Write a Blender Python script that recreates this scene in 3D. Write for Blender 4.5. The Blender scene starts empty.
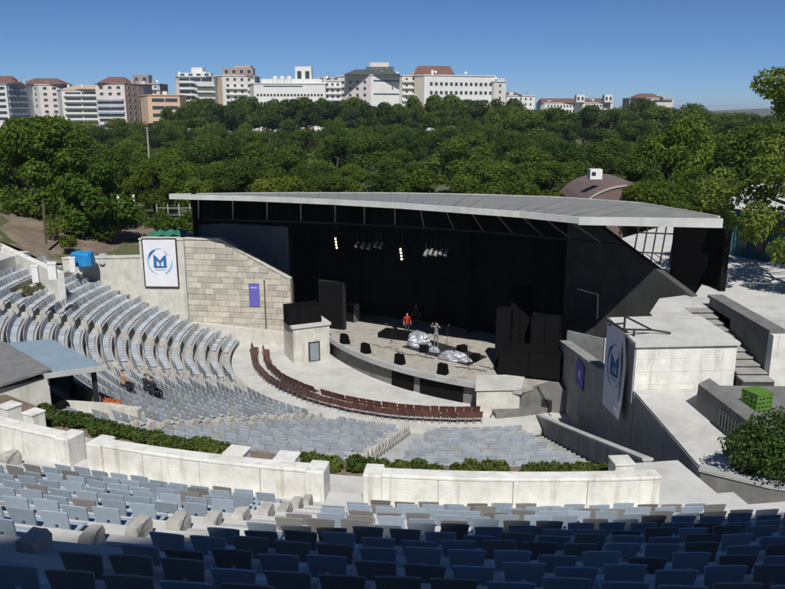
import bpy, bmesh, math, random
import numpy as np
from mathutils import Vector, Matrix, Euler

random.seed(7); rng = np.random.default_rng(7)
scene = bpy.context.scene
COL = scene.collection

# ------------------------------------------------------------------ camera, sky, sun, exposure
F_PX, W_PX, H_PX, Y_HOR = 763.0, 785.0, 589.0, 112.0
PITCH = math.atan((H_PX / 2 - Y_HOR) / F_PX)
EYE = 16.5                                   # height of the eye above the orchestra floor
cam_d = bpy.data.cameras.new('camera'); cam = bpy.data.objects.new('camera', cam_d); COL.objects.link(cam)
cam_d.sensor_width = 36.0; cam_d.lens = F_PX / W_PX * 36.0; cam_d.clip_end = 9000; cam_d.clip_start = .2
cam.location = (0, 0, EYE); cam.rotation_euler = (math.pi / 2 - PITCH, 0, 0)
scene.camera = cam

SUN_EL = math.radians(49); SUN_H = Vector((-.07, 1, 0)).normalized()      # direction the light travels
SUN_DIR = Vector((SUN_H.x * math.cos(SUN_EL), SUN_H.y * math.cos(SUN_EL), -math.sin(SUN_EL)))
world = bpy.data.worlds.new('World'); scene.world = world; world.use_nodes = True
wn = world.node_tree; bg = wn.nodes['Background']
sky = wn.nodes.new('ShaderNodeTexSky'); sky.sky_type = 'NISHITA'; sky.sun_disc = False
sky.sun_elevation = SUN_EL; sky.sun_rotation = math.atan2(-SUN_H.x, -SUN_H.y)
sky.air_density = 1.0; sky.dust_density = 0.8; sky.ozone_density = 10.0; sky.altitude = 4500
wn.links.new(sky.outputs[0], bg.inputs[0]); bg.inputs[1].default_value = 0.074
sun_d = bpy.data.lights.new('sun', 'SUN'); sun = bpy.data.objects.new('sun', sun_d); COL.objects.link(sun)
sun_d.energy = 4.8; sun_d.angle = math.radians(.53); sun_d.color = (1, .975, .93)
sun.rotation_euler = SUN_DIR.to_track_quat('-Z', 'Y').to_euler(); sun.location = (30, -60, 60)
vs = scene.view_settings; vs.view_transform = 'Standard'; vs.look = 'None'; vs.exposure = 0; vs.gamma = 1
vs.use_curve_mapping = False
scene.render.engine = 'CYCLES'
scene.cycles.use_denoising = True
scene.cycles.max_bounces = 6; scene.cycles.diffuse_bounces = 3; scene.cycles.glossy_bounces = 2
scene.cycles.transparent_max_bounces = 6

# ------------------------------------------------------------------ pixel and polar helpers
CX, CY = 3.7, 52.2                           # centre of the round seating
def ray(x, y):
    cx = (x - W_PX / 2) / F_PX; cy = -(y - H_PX / 2) / F_PX
    return Vector((cx, math.cos(PITCH) + cy * math.sin(PITCH), -math.sin(PITCH) + cy * math.cos(PITCH)))
def gnd(x, y, z):
    r = ray(x, y); t = (z - EYE) / r.z
    return Vector((r.x * t, r.y * t, z))
def at(x, y, D):                             # point on a pixel's ray at horizontal depth D
    r = ray(x, y); t = D / r.y
    return Vector((r.x * t, D, EYE + r.z * t))
def proj(P):
    zc = P[1] * math.cos(PITCH) - (P[2] - EYE) * math.sin(PITCH); yc = P[1] * math.sin(PITCH) + (P[2] - EYE) * math.cos(PITCH)
    if zc < .3: return (-9999, -9999)
    return (W_PX / 2 + F_PX * P[0] / zc, H_PX / 2 - F_PX * yc / zc)
def pol(r, th, z=0):
    a = math.radians(th); return Vector((CX - r * math.sin(a), CY - r * math.cos(a), z))
def uv(u, v, z=0):                           # theatre axes: u along the stage front, v towards the audience
    k = math.sqrt(.5); return Vector((CX + k * (u - v), CY - k * (u + v), z))

# ------------------------------------------------------------------ mesh helpers
class MB:
    def __init__(s): s.v = []; s.f = []; s.m = []
    def add(s, vs_, fs, mi=0):
        b = len(s.v); s.v += [tuple(q) for q in vs_]; s.f += [tuple(i + b for i in f) for f in fs]; s.m += [mi] * len(fs)
        return s
    def box(s, c, size, rz=0, mi=0, M=None):
        hx, hy, hz = size[0] / 2, size[1] / 2, size[2] / 2
        cs, sn = math.cos(rz), math.sin(rz); vs_ = []
        for dz in (-hz, hz):
            for dx, dy in ((-hx, -hy), (hx, -hy), (hx, hy), (-hx, hy)):
                p = Vector((dx * cs - dy * sn, dx * sn + dy * cs, dz))
                if M is not None: p = M @ Vector((dx, dy, dz))
                vs_.append((c[0] + p.x, c[1] + p.y, c[2] + p.z))
        return s.add(vs_, [(3, 2, 1, 0), (4, 5, 6, 7), (0, 1, 5, 4), (1, 2, 6, 5), (2, 3, 7, 6), (3, 0, 4, 7)], mi)
    def prism(s, poly, z0, z1, mi=0):        # poly: xy list (counter-clockwise); z0/z1 number or list
        n = len(poly); a = [z0] * n if not hasattr(z0, '__len__') else z0; b = [z1] * n if not hasattr(z1, '__len__') else z1
        vs_ = [(p[0], p[1], a[i]) for i, p in enumerate(poly)] + [(p[0], p[1], b[i]) for i, p in enumerate(poly)]
        fs = [tuple(reversed(range(n))), tuple(range(n, 2 * n))] + [(i, (i + 1) % n, (i + 1) % n + n, i + n) for i in range(n)]
        return s.add(vs_, fs, mi)
    def wall(s, path, th, z0, z1, mi=0):     # thick wall along a path of xy; z0/z1 numbers or lists per path point
        P = [Vector((p[0], p[1])) for p in path]; n = len(P)
        A = [z0] * n if not hasattr(z0, '__len__') else z0; B = [z1] * n if not hasattr(z1, '__len__') else z1
        vs_ = []
        for i, p in enumerate(P):
            d = (P[min(i + 1, n - 1)] - P[max(i - 1, 0)]).normalized(); nn = Vector((-d.y, d.x)) * th / 2
            for q, z in ((p + nn, A[i]), (p - nn, A[i]), (p - nn, B[i]), (p + nn, B[i])): vs_.append((q.x, q.y, z))
        fs = [(3, 2, 1, 0)]
        for i in range(n - 1):
            a = 4 * i; b = a + 4
            fs += [(a, a + 1, b + 1, b), (a + 1, a + 2, b + 2, b + 1), (a + 2, a + 3, b + 3, b + 2), (a + 3, a, b, b + 3)]
        a = 4 * (n - 1); fs.append((a, a + 1, a + 2, a + 3))
        return s.add(vs_, fs, mi)
    def arc(s, r0, r1, t0, t1, z0, z1, step=1.0, mi=0):
        n = max(1, int(math.ceil(abs(t1 - t0) / step))); vs_ = []
        for i in range(n + 1):
            t = t0 + (t1 - t0) * i / n
            for r, z in ((r0, z0), (r1, z0), (r1, z1), (r0, z1)): vs_.append(tuple(pol(r, t, z)))
        fs = [(0, 1, 2, 3)]
        for i in range(n):
            a = 4 * i; b = a + 4
            fs += [(a + 1, a, b, b + 1), (a + 2, a + 1, b + 1, b + 2), (a + 3, a + 2, b + 2, b + 3), (a, a + 3, b + 3, b)]
        a = 4 * n; fs.append((a + 3, a + 2, a + 1, a))
        return s.add(vs_, fs, mi)
    def tube(s, pts, rad, n=8, mi=0, cap=True):
        pts = [Vector(p) for p in pts]; R = rad if hasattr(rad, '__len__') else [rad] * len(pts); vs_ = []; k = len(pts)
        for i, p in enumerate(pts):
            d = (pts[min(i + 1, k - 1)] - pts[max(i - 1, 0)]).normalized()
            q = Vector((0, 0, 1)) if abs(d.z) < .9 else Vector((1, 0, 0)); x = d.cross(q).normalized(); y = d.cross(x)
            for j in range(n):
                a = 2 * math.pi * j / n; vs_.append(p + (x * math.cos(a) + y * math.sin(a)) * R[i])
        fs = [(i * n + j, i * n + (j + 1) % n, (i + 1) * n + (j + 1) % n, (i + 1) * n + j) for i in range(k - 1) for j in range(n)]
        if cap: fs += [tuple(range(n)), tuple(reversed(range((k - 1) * n, k * n)))]
        return s.add(vs_, fs, mi)
    def quad(s, a, b, c, d, mi=0): return s.add([a, b, c, d], [(0, 1, 2, 3)], mi)
    def mesh(s, name, mats, fix=True):
        me = bpy.data.meshes.new(name); me.from_pydata(s.v, [], s.f)
        for m in (mats if isinstance(mats, (list, tuple)) else [mats]): me.materials.append(m)
        if len(set(s.m)) > 1: me.polygons.foreach_set('material_index', s.m)
        if fix:
            bm = bmesh.new(); bm.from_mesh(me); bmesh.ops.recalc_face_normals(bm, faces=bm.faces); bm.to_mesh(me); bm.free()
        me.update(); return me
    def build(s, name, mats, parent=None, fix=True, bevel=0):
        o = bpy.data.objects.new(name, s.mesh(name, mats, fix)); COL.objects.link(o)
        if parent is not None: o.parent = parent; o.matrix_parent_inverse = parent.matrix_basis.inverted()
        if bevel:
            b = o.modifiers.new('edge', 'BEVEL'); b.width = bevel; b.segments = 2; b.limit_method = 'ANGLE'
        return o
def tag(o, label=None, cat=None, group=None, kind=None):
    if label: o['label'] = label
    if cat: o['category'] = cat
    if group: o['group'] = group
    if kind: o['kind'] = kind
    return o
def thing(name, label, cat, loc=(0, 0, 0), group=None, rz=0):
    o = bpy.data.objects.new(name, None); COL.objects.link(o); o.location = loc; o.rotation_euler = (0, 0, rz); o.empty_display_size = .3
    return tag(o, label, cat, group)
def inst(name, me, parent, loc=(0, 0, 0), rot=(0, 0, 0), sc=(1, 1, 1)):      # link shared mesh data as a child, local coordinates
    o = bpy.data.objects.new(name, me); COL.objects.link(o); o.parent = parent
    o.location = loc; o.rotation_euler = rot; o.scale = sc
    return o

# ------------------------------------------------------------------ materials
def mat(name, col, rough=.85, var=.12, scale=1.2, bump=.0, bscale=18, stain=None, samt=.5, sscale=(.9, .9, .18), rand=0., spec=.25,
        metal=0., dirt=None, damt=.3, obj=False, att=None, slo=.55, shi=.78):
    m = bpy.data.materials.new(name); m.use_nodes = True; nt = m.node_tree; N = nt.nodes; L = nt.links
    b = N['Principled BSDF']; b.inputs['Roughness'].default_value = rough; b.inputs['Specular IOR Level'].default_value = spec
    b.inputs['Metallic'].default_value = metal
    if obj:
        tc = N.new('ShaderNodeTexCoord'); vec = tc.outputs['Object']
    else:
        g = N.new('ShaderNodeNewGeometry'); vec = g.outputs['Position']
    def noise(sc, det=5, mapping=None):
        n = N.new('ShaderNodeTexNoise'); n.inputs['Scale'].default_value = sc; n.inputs['Detail'].default_value = det; n.inputs['Roughness'].default_value = .62
        if mapping:
            mp = N.new('ShaderNodeMapping'); mp.inputs['Scale'].default_value = mapping; L.new(vec, mp.inputs[0]); L.new(mp.outputs[0], n.inputs['Vector'])
        else: L.new(vec, n.inputs['Vector'])
        return n.outputs['Fac']
    def mix(fac, a, c2):
        x = N.new('ShaderNodeMix'); x.data_type = 'RGBA'; L.new(fac, x.inputs[0])
        (L.new(a, x.inputs[6]) if hasattr(a, 'node') else setattr(x.inputs[6], 'default_value', (*a, 1)))
        (L.new(c2, x.inputs[7]) if hasattr(c2, 'node') else setattr(x.inputs[7], 'default_value', (*c2, 1)))
        return x.outputs[2]
    def ramp(fac, lo, hi, top=1.):
        r = N.new('ShaderNodeMapRange'); L.new(fac, r.inputs[0]); r.inputs[1].default_value = lo; r.inputs[2].default_value = hi; r.inputs[4].default_value = top
        return r.outputs[0]
    c = mix(ramp(noise(scale), .3, .7), tuple(k * (1 - var) for k in col), tuple(min(1, k * (1 + var)) for k in col))
    if dirt: c = mix(ramp(noise(scale * .35, 6), .5, .72, damt), c, dirt)
    if stain: c = mix(ramp(noise(1.6, 6, sscale), slo, shi, samt), c, stain)
    if rand:
        oi = N.new('ShaderNodeObjectInfo'); r = N.new('ShaderNodeMapRange'); L.new(oi.outputs['Random'], r.inputs[0]); r.inputs[3].default_value = 1 - rand; r.inputs[4].default_value = 1 + rand
        h = N.new('ShaderNodeHueSaturation'); L.new(c, h.inputs['Color']); L.new(r.outputs[0], h.inputs['Value']); c = h.outputs[0]
    if att:
        a = N.new('ShaderNodeAttribute'); a.attribute_name = att
        x = N.new('ShaderNodeMix'); x.data_type = 'RGBA'; x.blend_type = 'MULTIPLY'; x.inputs[0].default_value = 1; L.new(c, x.inputs[6]); L.new(a.outputs['Color'], x.inputs[7]); c = x.outputs[2]
    L.new(c, b.inputs['Base Color'])
    if bump:
        bp = N.new('ShaderNodeBump'); bp.inputs['Strength'].default_value = bump; bp.inputs['Distance'].default_value = .03
        L.new(noise(bscale, 6), bp.inputs['Height']); L.new(bp.outputs[0], b.inputs['Normal'])
    return m
def foliage(name, c1, c2, rand=.25, scale=.5, trans=.3):
    m = bpy.data.materials.new(name); m.use_nodes = True; nt = m.node_tree; N = nt.nodes; L = nt.links; b = N['Principled BSDF']; out = N['Material Output']
    tc = N.new('ShaderNodeTexCoord'); n = N.new('ShaderNodeTexNoise'); n.inputs['Scale'].default_value = scale; n.inputs['Detail'].default_value = 6; L.new(tc.outputs['Object'], n.inputs['Vector'])
    r = N.new('ShaderNodeMapRange'); L.new(n.outputs['Fac'], r.inputs[0]); r.inputs[1].default_value = .32; r.inputs[2].default_value = .68
    x = N.new('ShaderNodeMix'); x.data_type = 'RGBA'; L.new(r.outputs[0], x.inputs[0]); x.inputs[6].default_value = (*c1, 1); x.inputs[7].default_value = (*c2, 1)
    oi = N.new('ShaderNodeObjectInfo'); q = N.new('ShaderNodeMapRange'); L.new(oi.outputs['Random'], q.inputs[0]); q.inputs[3].default_value = 1 - rand; q.inputs[4].default_value = 1 + rand
    q2 = N.new('ShaderNodeMapRange'); L.new(oi.outputs['Random'], q2.inputs[0]); q2.inputs[3].default_value = .515; q2.inputs[4].default_value = .485
    h = N.new('ShaderNodeHueSaturation'); L.new(x.outputs[2], h.inputs['Color']); L.new(q.outputs[0], h.inputs['Value']); L.new(q2.outputs[0], h.inputs['Hue'])
    L.new(h.outputs[0], b.inputs['Base Color']); b.inputs['Roughness'].default_value = .6; b.inputs['Specular IOR Level'].default_value = .2
    t = N.new('ShaderNodeBsdfTranslucent'); L.new(h.outputs[0], t.inputs['Color']); ms = N.new('ShaderNodeMixShader'); ms.inputs[0].default_value = trans
    L.new(b.outputs[0], ms.inputs[1]); L.new(t.outputs[0], ms.inputs[2]); L.new(ms.outputs[0], out.inputs[0])
    return m
def emit(name, col, s):
    m = bpy.data.materials.new(name); m.use_nodes = True; b = m.node_tree.nodes['Principled BSDF']
    b.inputs['Base Color'].default_value = (*col, 1); b.inputs['Emission Color'].default_value = (*col, 1); b.inputs['Emission Strength'].default_value = s
    return m
M = {}
M['wash'] = mat('whitewashed_wall', (.70, .69, .64), .9, .12, 2.5, .45, 16, (.30, .27, .21), .8, (2.2, 2.2, .22), dirt=(.44, .41, .34), damt=.65)
M['cream'] = mat('cream_concrete', (.56, .54, .48), .9, .14, 1.8, .4, 12, (.30, .28, .24), .7, (1.6, 1.6, .2), dirt=(.40, .38, .33), damt=.6)
M['conc'] = mat('step_concrete', (.375, .38, .37), .9, .16, 1.8, .25, 16, (.22, .20, .17), .45, (.7, .7, .7), dirt=(.27, .25, .22), damt=.5)
M['paleconc'] = mat('pale_concrete', (.52, .515, .485), .88, .10, 1.6, .25, 10, (.27, .26, .23), .6, (.5, .5, .5), dirt=(.34, .33, .30), damt=.6)
M['endstone'] = mat('row_end_stone', (.42, .40, .36), .9, .2, 3, .6, 10, (.24, .22, .19), .6, (2, 2, .8), rand=.12)
M['darkconc'] = mat('weathered_shade_concrete', (.165, .165, .155), .92, .24, 1.4, .3, 10, (.09, .085, .075), .6, (.7, .7, .25))  # wear, plus a darker tone standing in for tree shade at the platform
M['stepdark'] = mat('weathered_shade_step', (.30, .295, .27), .92, .2, 2, .3, 10, (.12, .11, .10), .6, (1, 1, .6))  # worn stair treads; in the footwells the tone stands in for row-gap shade
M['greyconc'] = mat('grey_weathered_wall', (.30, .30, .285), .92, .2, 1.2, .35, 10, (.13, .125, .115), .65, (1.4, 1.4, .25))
M['stone'] = mat('tan_stone', (.47, .435, .365), .92, .16, 3.5, .4, 14, rand=.20, stain=(.30, .27, .22), samt=.4)
M['mortar'] = mat('mortar', (.43, .39, .32), .95, .1, 4)
M['seat_blue'] = mat('faded_blue_plastic', (.345, .41, .475), .45, .10, 6, rand=.16, spec=.4, obj=True, dirt=(.30, .32, .33), damt=.5)
M['seat_grey'] = mat('grey_plastic', (.26, .25, .235), .5, .10, 6, rand=.2, spec=.4, obj=True)
M['seat_mass'] = mat('faded_blue_plastic_mass', (.42, .46, .50), .5, .12, 3, spec=.35, att='tint')
M['red'] = mat('red_chair_plastic', (.10, .038, .029), .5, .2, 4, rand=.3, spec=.4, obj=True)
M['redframe'] = mat('chair_steel', (.20, .18, .17), .5, .1, 5, metal=.3)
M['iron'] = mat('dark_iron', (.03, .03, .03), .6, .2, 3)
M['steel'] = mat('grey_steel', (.30, .30, .30), .45, .1, 5, metal=.6)
M['black'] = mat('black_paint', (.006, .006, .0065), .85, .25, 2, spec=.12)
M['speaker'] = mat('speaker_cloth', (.0045, .0045, .005), .9, .3, 9, spec=.08)
M['screen'] = mat('charcoal_panel', (.024, .025, .028), .8, .15, 2)
M['curtain'] = mat('black_curtain', (.008, .008, .009), .95, .4, 2)
M['rooftop'] = mat('roof_membrane', (.205, .205, .20), .85, .14, .6, .1, 10, (.25, .24, .22), .4, (.3, .3, .3))
M['fascia'] = mat('roof_fascia', (.50, .50, .47), .8, .12, 1, stain=(.3, .29, .25), samt=.5, sscale=(.8, .8, .1))
M['stagefloor'] = mat('stage_boards', (.37, .345, .30), .85, .2, 2.2, .15, 10, (.14, .13, .11), .6, (.6, .6, .6))
M['metalroof'] = mat('painted_metal_roof', (.26, .34, .41), .5, .10, 1.2, spec=.4, stain=(.16, .18, .19), samt=.5, sscale=(.5, .5, .5))
M['tarpaper'] = mat('grey_roofing', (.17, .17, .17), .9, .2, 2)
M['soil'] = mat('dry_soil', (.17, .135, .10), .95, .3, .6, .5, 6, (.09, .10, .045), .8, (.25, .25, .25))
M['ground'] = mat('park_ground', (.085, .095, .04), .95, .35, .15, .3, 3, (.19, .15, .10), .7, (.08, .08, .08))
M['bark'] = mat('bark', (.10, .08, .06), .95, .3, 4, .5, 12)
M['white'] = mat('white_paint', (.72, .72, .70), .7, .06, 2, stain=(.45, .43, .4), samt=.4)
M['bannerwhite'] = mat('banner_cloth', (.72, .72, .75), .8, .05, 1.5)
M['bannerblue'] = mat('banner_print_blue', (.03, .14, .36), .8, .05, 2)
M['bannerlight'] = mat('banner_print_light_blue', (.22, .46, .66), .8, .05, 2)
M['purple'] = mat('violet_poster', (.13, .12, .42), .7, .12, 3)
M['purpleprint'] = mat('poster_print', (.42, .42, .66), .7, .05, 3)
M['tarp'] = mat('blue_tarp', (.02, .22, .50), .5, .25, 3, .6, 5)
M['greennet'] = mat('green_net', (.03, .20, .14), .8, .3, 3)
M['crate'] = mat('green_plastic', (.09, .19, .03), .6, .1, 5)
M['foil'] = mat('silver_sheet', (.36, .38, .41), .45, .3, 4, 1.0, 7, metal=.45)
M['teal'] = mat('teal_boards', (.05, .17, .19), .7, .2, 2, stain=(.03, .1, .12), samt=.5)
M['palerooof'] = mat('pale_roof_tiles', (.46, .45, .44), .85, .12, 3)
M['brownroof'] = mat('brown_roof', (.16, .115, .105), .85, .15, 1.5)
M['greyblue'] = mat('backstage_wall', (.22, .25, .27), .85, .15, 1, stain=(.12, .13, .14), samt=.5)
M['glass'] = mat('dark_window_glass', (.035, .045, .055), .15, .2, .5, spec=.6)
M['door'] = mat('grey_door', (.22, .25, .27), .6, .1, 2)
M['orange'] = mat('orange_plastic', (.42, .10, .03), .5, .1, 5)
M['lamp'] = emit('lit_lamp', (1, .80, .48), 6)
M['shadeconc'] = mat('shade_toned_concrete', (.07, .07, .066), .92, .25, .8, .3, 10, (.03, .03, .03), .6, (.7, .7, .25))  # dark tone with canopy shade and stair riser shade put into the colour
M['skin'] = mat('skin', (.42, .25, .17), .6, .05, 5)
M['cloth_grey'] = mat('grey_shirt', (.20, .19, .20), .9, .1, 8)
M['cloth_red'] = mat('red_shirt', (.40, .03, .025), .9, .1, 8)
M['cloth_dark'] = mat('dark_trousers', (.03, .03, .04), .9, .1, 8)
M['hair'] = mat('dark_hair', (.02, .015, .012), .8, .1, 8)
M['leaf_a'] = foliage('leaf_mid_green', (.058, .105, .010), (.128, .188, .022), .28, .5, .4)
M['leaf_b'] = foliage('leaf_deep_green', (.044, .086, .010), (.098, .150, .020), .28, .5, .4)
M['leaf_c'] = foliage('leaf_yellow_green', (.074, .114, .010), (.158, .205, .024), .25, .5, .4)
M['leaf_pine'] = foliage('needle_green', (.036, .068, .016), (.075, .115, .028), .2, .5, .4)
M['leaf_big'] = foliage('leaf_broad', (.052, .102, .010), (.118, .182, .020), .1, .6, .4)
M['leaf_near'] = foliage('leaf_bright', (.075, .125, .018), (.19, .25, .04), .1, .9, .4)
M['leaf_bush'] = foliage('leaf_bush', (.035, .070, .012), (.085, .125, .022), .1, 1.5)
M['leaf_hedge'] = foliage('leaf_hedge', (.05, .085, .015), (.11, .145, .03), .15, 1.5)
M['leaf_dry'] = foliage('leaf_dry', (.10, .10, .04), (.20, .18, .09), .25, 1.5)

# ------------------------------------------------------------------ the ground, one polar sheet that steps with the theatre
def low_z(r): return .22 + .267 * round((min(max(r, 15.3), 30.5) - 15.3) / .8)
def lower_line(r): return .22 + (r - 15.3) * .267 / .8
def upper_line(r): return 7.5 + (r - 36.6) * .413 / .9
def left_end(r): return 98.3 + max(0, r - 18.9) * .22
def right_end(r, x=9.55): return -math.degrees(math.asin(min(.95, (x - CX) / r)))
def ground_z(r, t):
    x, y, _ = pol(r, t)
    if -12 < t < 101.5:
        if r < 15: return -.35
        if r < 31: return lower_line(r) - .8
        if r < 35.5: return 4.6
        if r < 56: return upper_line(r) - 1.0
        z = 16.3
        return z if r < 120 else max(3, z - (r - 120) * .06)
    if -75 < t <= -11.6 and r < 33: return (-.35 if r < 15 else min(3.2, lower_line(r) - .8))
    if r < 17.2: return -.35
    n = 1.2 * math.sin(x * .05 + 1) * math.sin(y * .043) if r > 60 else 0
    if 101 < t < 180:
        z = 5.2 + (min(4.2, max(0, r - 31) * .33) if t < 128 else 0)
        return z if r < 50 else max(2.2 + n, z - (r - 50) * .12)
    if -90 < t <= -12:
        return 4.7 if r < 45 else max(2.2 + n, 4.7 - (r - 45) * .1)
    return 4.7 if r < 30 else max(2.2 + n, 4.7 - (r - 30) * .1)
rs = [0, 8, 14, 17, 17.6, 20, 24, 28, 31, 31.05, 33, 35.5, 35.55, 38, 41, 45, 50, 55.9, 56, 62, 70, 80, 95, 110, 130, 160, 200, 260, 340, 450, 700, 1200, 2500, 5500]
ts = [-180, -165, -150, -135, -120, -105, -91, -80, -65, -50, -38, -30, -22, -16, -12.4, -11.6] + [-8 + 6 * i for i in range(18)] + [98, 101.2, 101.8, 105, 110, 116, 122, 128, 135, 145, 155, 165]
g = MB(); n = len(ts)
for r in rs:
    for t in ts: g.v.append(tuple(pol(r, t, ground_z(r, t))))
for i in range(len(rs) - 1):
    for j in range(n):
        a = i * n + j; b = i * n + (j + 1) % n; g.f.append((a, b, b + n, a + n)); g.m.append(0)
ground = g.build('ground', M['ground'], fix=False); tag(ground, kind='structure')

# bare slope at the far end of the upper rows
sl = MB(); a_ = [-.3, .3, 1, 3, 7, 12, 18, 25]; rr_ = [29.2, 31, 33, 35, 38, 42, 47, 53]
for i, r in enumerate(rr_):
    for t in a_: sl.v.append(tuple(pol(r, left_end(r) + t, ground_z(r, max(left_end(r) + t, 102)) + .06 + .12 * math.sin(t * 1.7 + r))))
for i in range(len(rr_) - 1):
    for j in range(len(a_) - 1): sl.f.append((i * 8 + j, i * 8 + j + 1, i * 8 + j + 9, i * 8 + j + 8)); sl.m.append(0)
tag(sl.build('dirt_slope', M['soil'], fix=True), kind='structure')

# ------------------------------------------------------------------ orchestra floor and stepped terraces
tag(MB().arc(.01, 14.9, -30, 112, -.4, 0, 2).build('orchestra_floor', M['paleconc']), kind='structure')
LR = [15.3 + .8 * k for k in range(20)]; LZ = [.22 + .267 * k for k in range(20)]
UR = [36.6 + .9 * i for i in range(22)]; UZ = [7.5 + .413 * i for i in range(22)]
LOW_AISLE = (9.0, 28.2, 57.8, 77.2); UP_AISLE = (8.6, 20.7, 45, 70, 84)
def up0(r): return 8.0 + max(0, .27 * (r - 38.7))
lower = bpy.data.objects.new('lower_terrace', None); COL.objects.link(lower); tag(lower, kind='structure')
upper = bpy.data.objects.new('upper_terrace', None); COL.objects.link(upper); tag(upper, kind='structure')
for k in range(20):
    a0, a1 = right_end(LR[k]), left_end(LR[k])
    if k: MB().arc(LR[k] - .585, LR[k] - .305, a0, a1, LZ[k] - .95, LZ[k] - .55, 1.5).build('step', M['stepdark'], lower)  # footwell floor, darker than the benches in place of shade between rows
    for s0_, s1_ in zip([a0 + math.degrees(2.7 / LR[k])] + list(LOW_AISLE), list(LOW_AISLE) + [a1]):      # raised stone benches between the aisles
        MB().arc(LR[k] - .30, LR[k] + .21, s0_ + (math.degrees(.42 / LR[k]) if s0_ in LOW_AISLE else 0), s1_ - (math.degrees(.42 / LR[k]) if s1_ in LOW_AISLE else 0), LZ[k] - .85, LZ[k], 1.5).build('bench', M['conc'], lower)
    if k % 1 == 0:
        for a in LOW_AISLE:                  # half steps of the stairs in the aisles
            w = math.degrees(.40 / LR[k]); MB().arc(LR[k] - .30, LR[k] + .21, a - w, a + w, LZ[k] - .6, LZ[k] - .23, 2).build('stair', M['conc'], lower)
for i in range(22):
    MB().arc(UR[i] - .45, UR[i] + .47, -9.5 if i < 3 else -11.5, left_end(UR[i]) - .9, UZ[i] - .7, UZ[i], 1.0).build('step', M['paleconc'], upper)
    for a in (up0(UR[i]) + .05, UP_AISLE[1]):
        w = math.degrees(.36 / UR[i]); MB().arc(UR[i] + .02, UR[i] + .45, a - w, a + w, UZ[i] + .003, UZ[i] + .2, 2).build('stair', M['conc'], upper)
tag(MB().arc(34.5, 36.16, -8.6, 100, 6.2, 6.9, 1.5).build('upper_walkway', M['paleconc']), kind='structure')
tag(MB().arc(31.0, 34.5, -9.4, -5.21, 5.3, 6.1, 1.5).arc(32.0, 34.5, -5.2, 100, 5.3, 6.1, 1.5).build('lower_walkway', M['paleconc']), kind='structure')
tag(MB().arc(30.92, 32.0, -5.2, 84, 4.9, 6.05, 1.5).build('planting_strip', M['soil']), kind='structure')
# worn stone blocks that close the rows along the aisles
END = []
for me_i in range(4):
    b = MB(); q = random.Random(me_i); vs_ = []
    for z in (0, .3, .44):
        s = 1 if z < .4 else .86
        for dx, dy in ((-.5, -.5), (0, -.5), (.5, -.5), (.5, 0), (.5, .5), (0, .5), (-.5, .5), (-.5, 0)):
            vs_.append((dx * .34 * s + q.uniform(-.018, .018), dy * .62 * s + q.uniform(-.018, .018), z + (q.uniform(-.02, .02) if z else 0)))
    fs = [tuple(range(16, 24)), tuple(reversed(range(8)))] + [(a * 8 + j, a * 8 + (j + 1) % 8, a * 8 + 8 + (j + 1) % 8, a * 8 + 8 + j) for a in (0, 1) for j in range(8)]
    END.append(b.add(vs_, fs).mesh('end_block', M['endstone']))
def end_block(r, t, z, parent, sc=1):
    p = pol(r, t, z + .002); inst('end_block', random.choice(END), parent, p, (0, 0, math.radians(-t) + random.uniform(-.06, .06)), (sc * random.uniform(.9, 1.15), sc * random.uniform(.9, 1.1), sc * random.uniform(.9, 1.15)))
for a in LOW_AISLE:
    for k in range(20):
        w = math.degrees(.57 / LR[k])
        if not (a < 30 and a > 20) or True: end_block(LR[k] - .05, a + w, LZ[k], lower, .58)
        if a in (57.8, 77.2): end_block(LR[k] - .05, a - w, LZ[k], lower, .52)
for i in range(15):
    w = math.degrees(.80 / UR[i]); end_block(UR[i] - .08, up0(UR[i]) + math.degrees(.62 / UR[i]), UZ[i], upper, .62)
    if i < 4: end_block(UR[i] - .08, UP_AISLE[1] + w, UZ[i], upper, .8)

# ------------------------------------------------------------------ whitewashed parapets between upper and lower seats
def parapet(t0, t1, label, thick_ends=(True, True)):
    t = thing('parapet_wall', label, 'wall', pol(34.75, (t0 + t1) / 2, 5.9), 'whitewashed parapets along the walkway')
    MB().arc(34.60, 34.90, t0, t1, 5.9, 7.59, 1).build('wall', M['wash'], t); n_ = max(1, round((t1 - t0) / 3.1))
    for i in range(n_): MB().arc(34.55 - .008 * (i % 2), 34.95 + .008 * (i % 2), t0 + (t1 - t0) * i / n_ + .012, t0 + (t1 - t0) * (i + 1) / n_ - .012, 5.9, 7.60, 1).build('panel', M['wash'], t, bevel=.012)
    MB().arc(34.535, 34.965, t0 - .02, t1 + .02, 7.602, 7.70, 1).build('coping', M['wash'], t, bevel=.03)
    for k, a in zip(thick_ends, (t0, t1)):
        if k: s = 1 if a == t0 else -1; MB().arc(34.40, 35.08, a - .05 * s, a + .75 * s, 5.9, 7.73, 1).build('end_pier', M['wash'], t, bevel=.04)
parapet(-4.9, 7.25, 'long whitewashed parapet with brown stains behind the small round hedges', (False, True))
parapet(8.95, 20.1, 'whitewashed parapet running between two walkway gaps, beside the stone row ends', (True, True))
parapet(21.2, 60, 'whitewashed parapet next to the metal-roofed control booth', (True, False))
def pedestal(px, py, label, s=.62, h=.9):
    p = gnd(px, py, 6.7)
    t = thing('pedestal', label, 'pedestal', (p.x, p.y, 6.0), 'white stone pedestals along the hedges')
    a = math.atan2(CX - p.x, p.y - CY)
    MB().box((p.x, p.y, 6.0 + h / 2), (s, s, h), a).build('block', M['wash'], t, bevel=.03)
    MB().box((p.x, p.y, 6.0 + h + .04), (s * 1.08, s * 1.08, .075), a).build('cap', M['wash'], t, bevel=.02)
pedestal(237, 457, 'white pedestal beside the end of the longest hedge strip', .6, .85)
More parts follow.
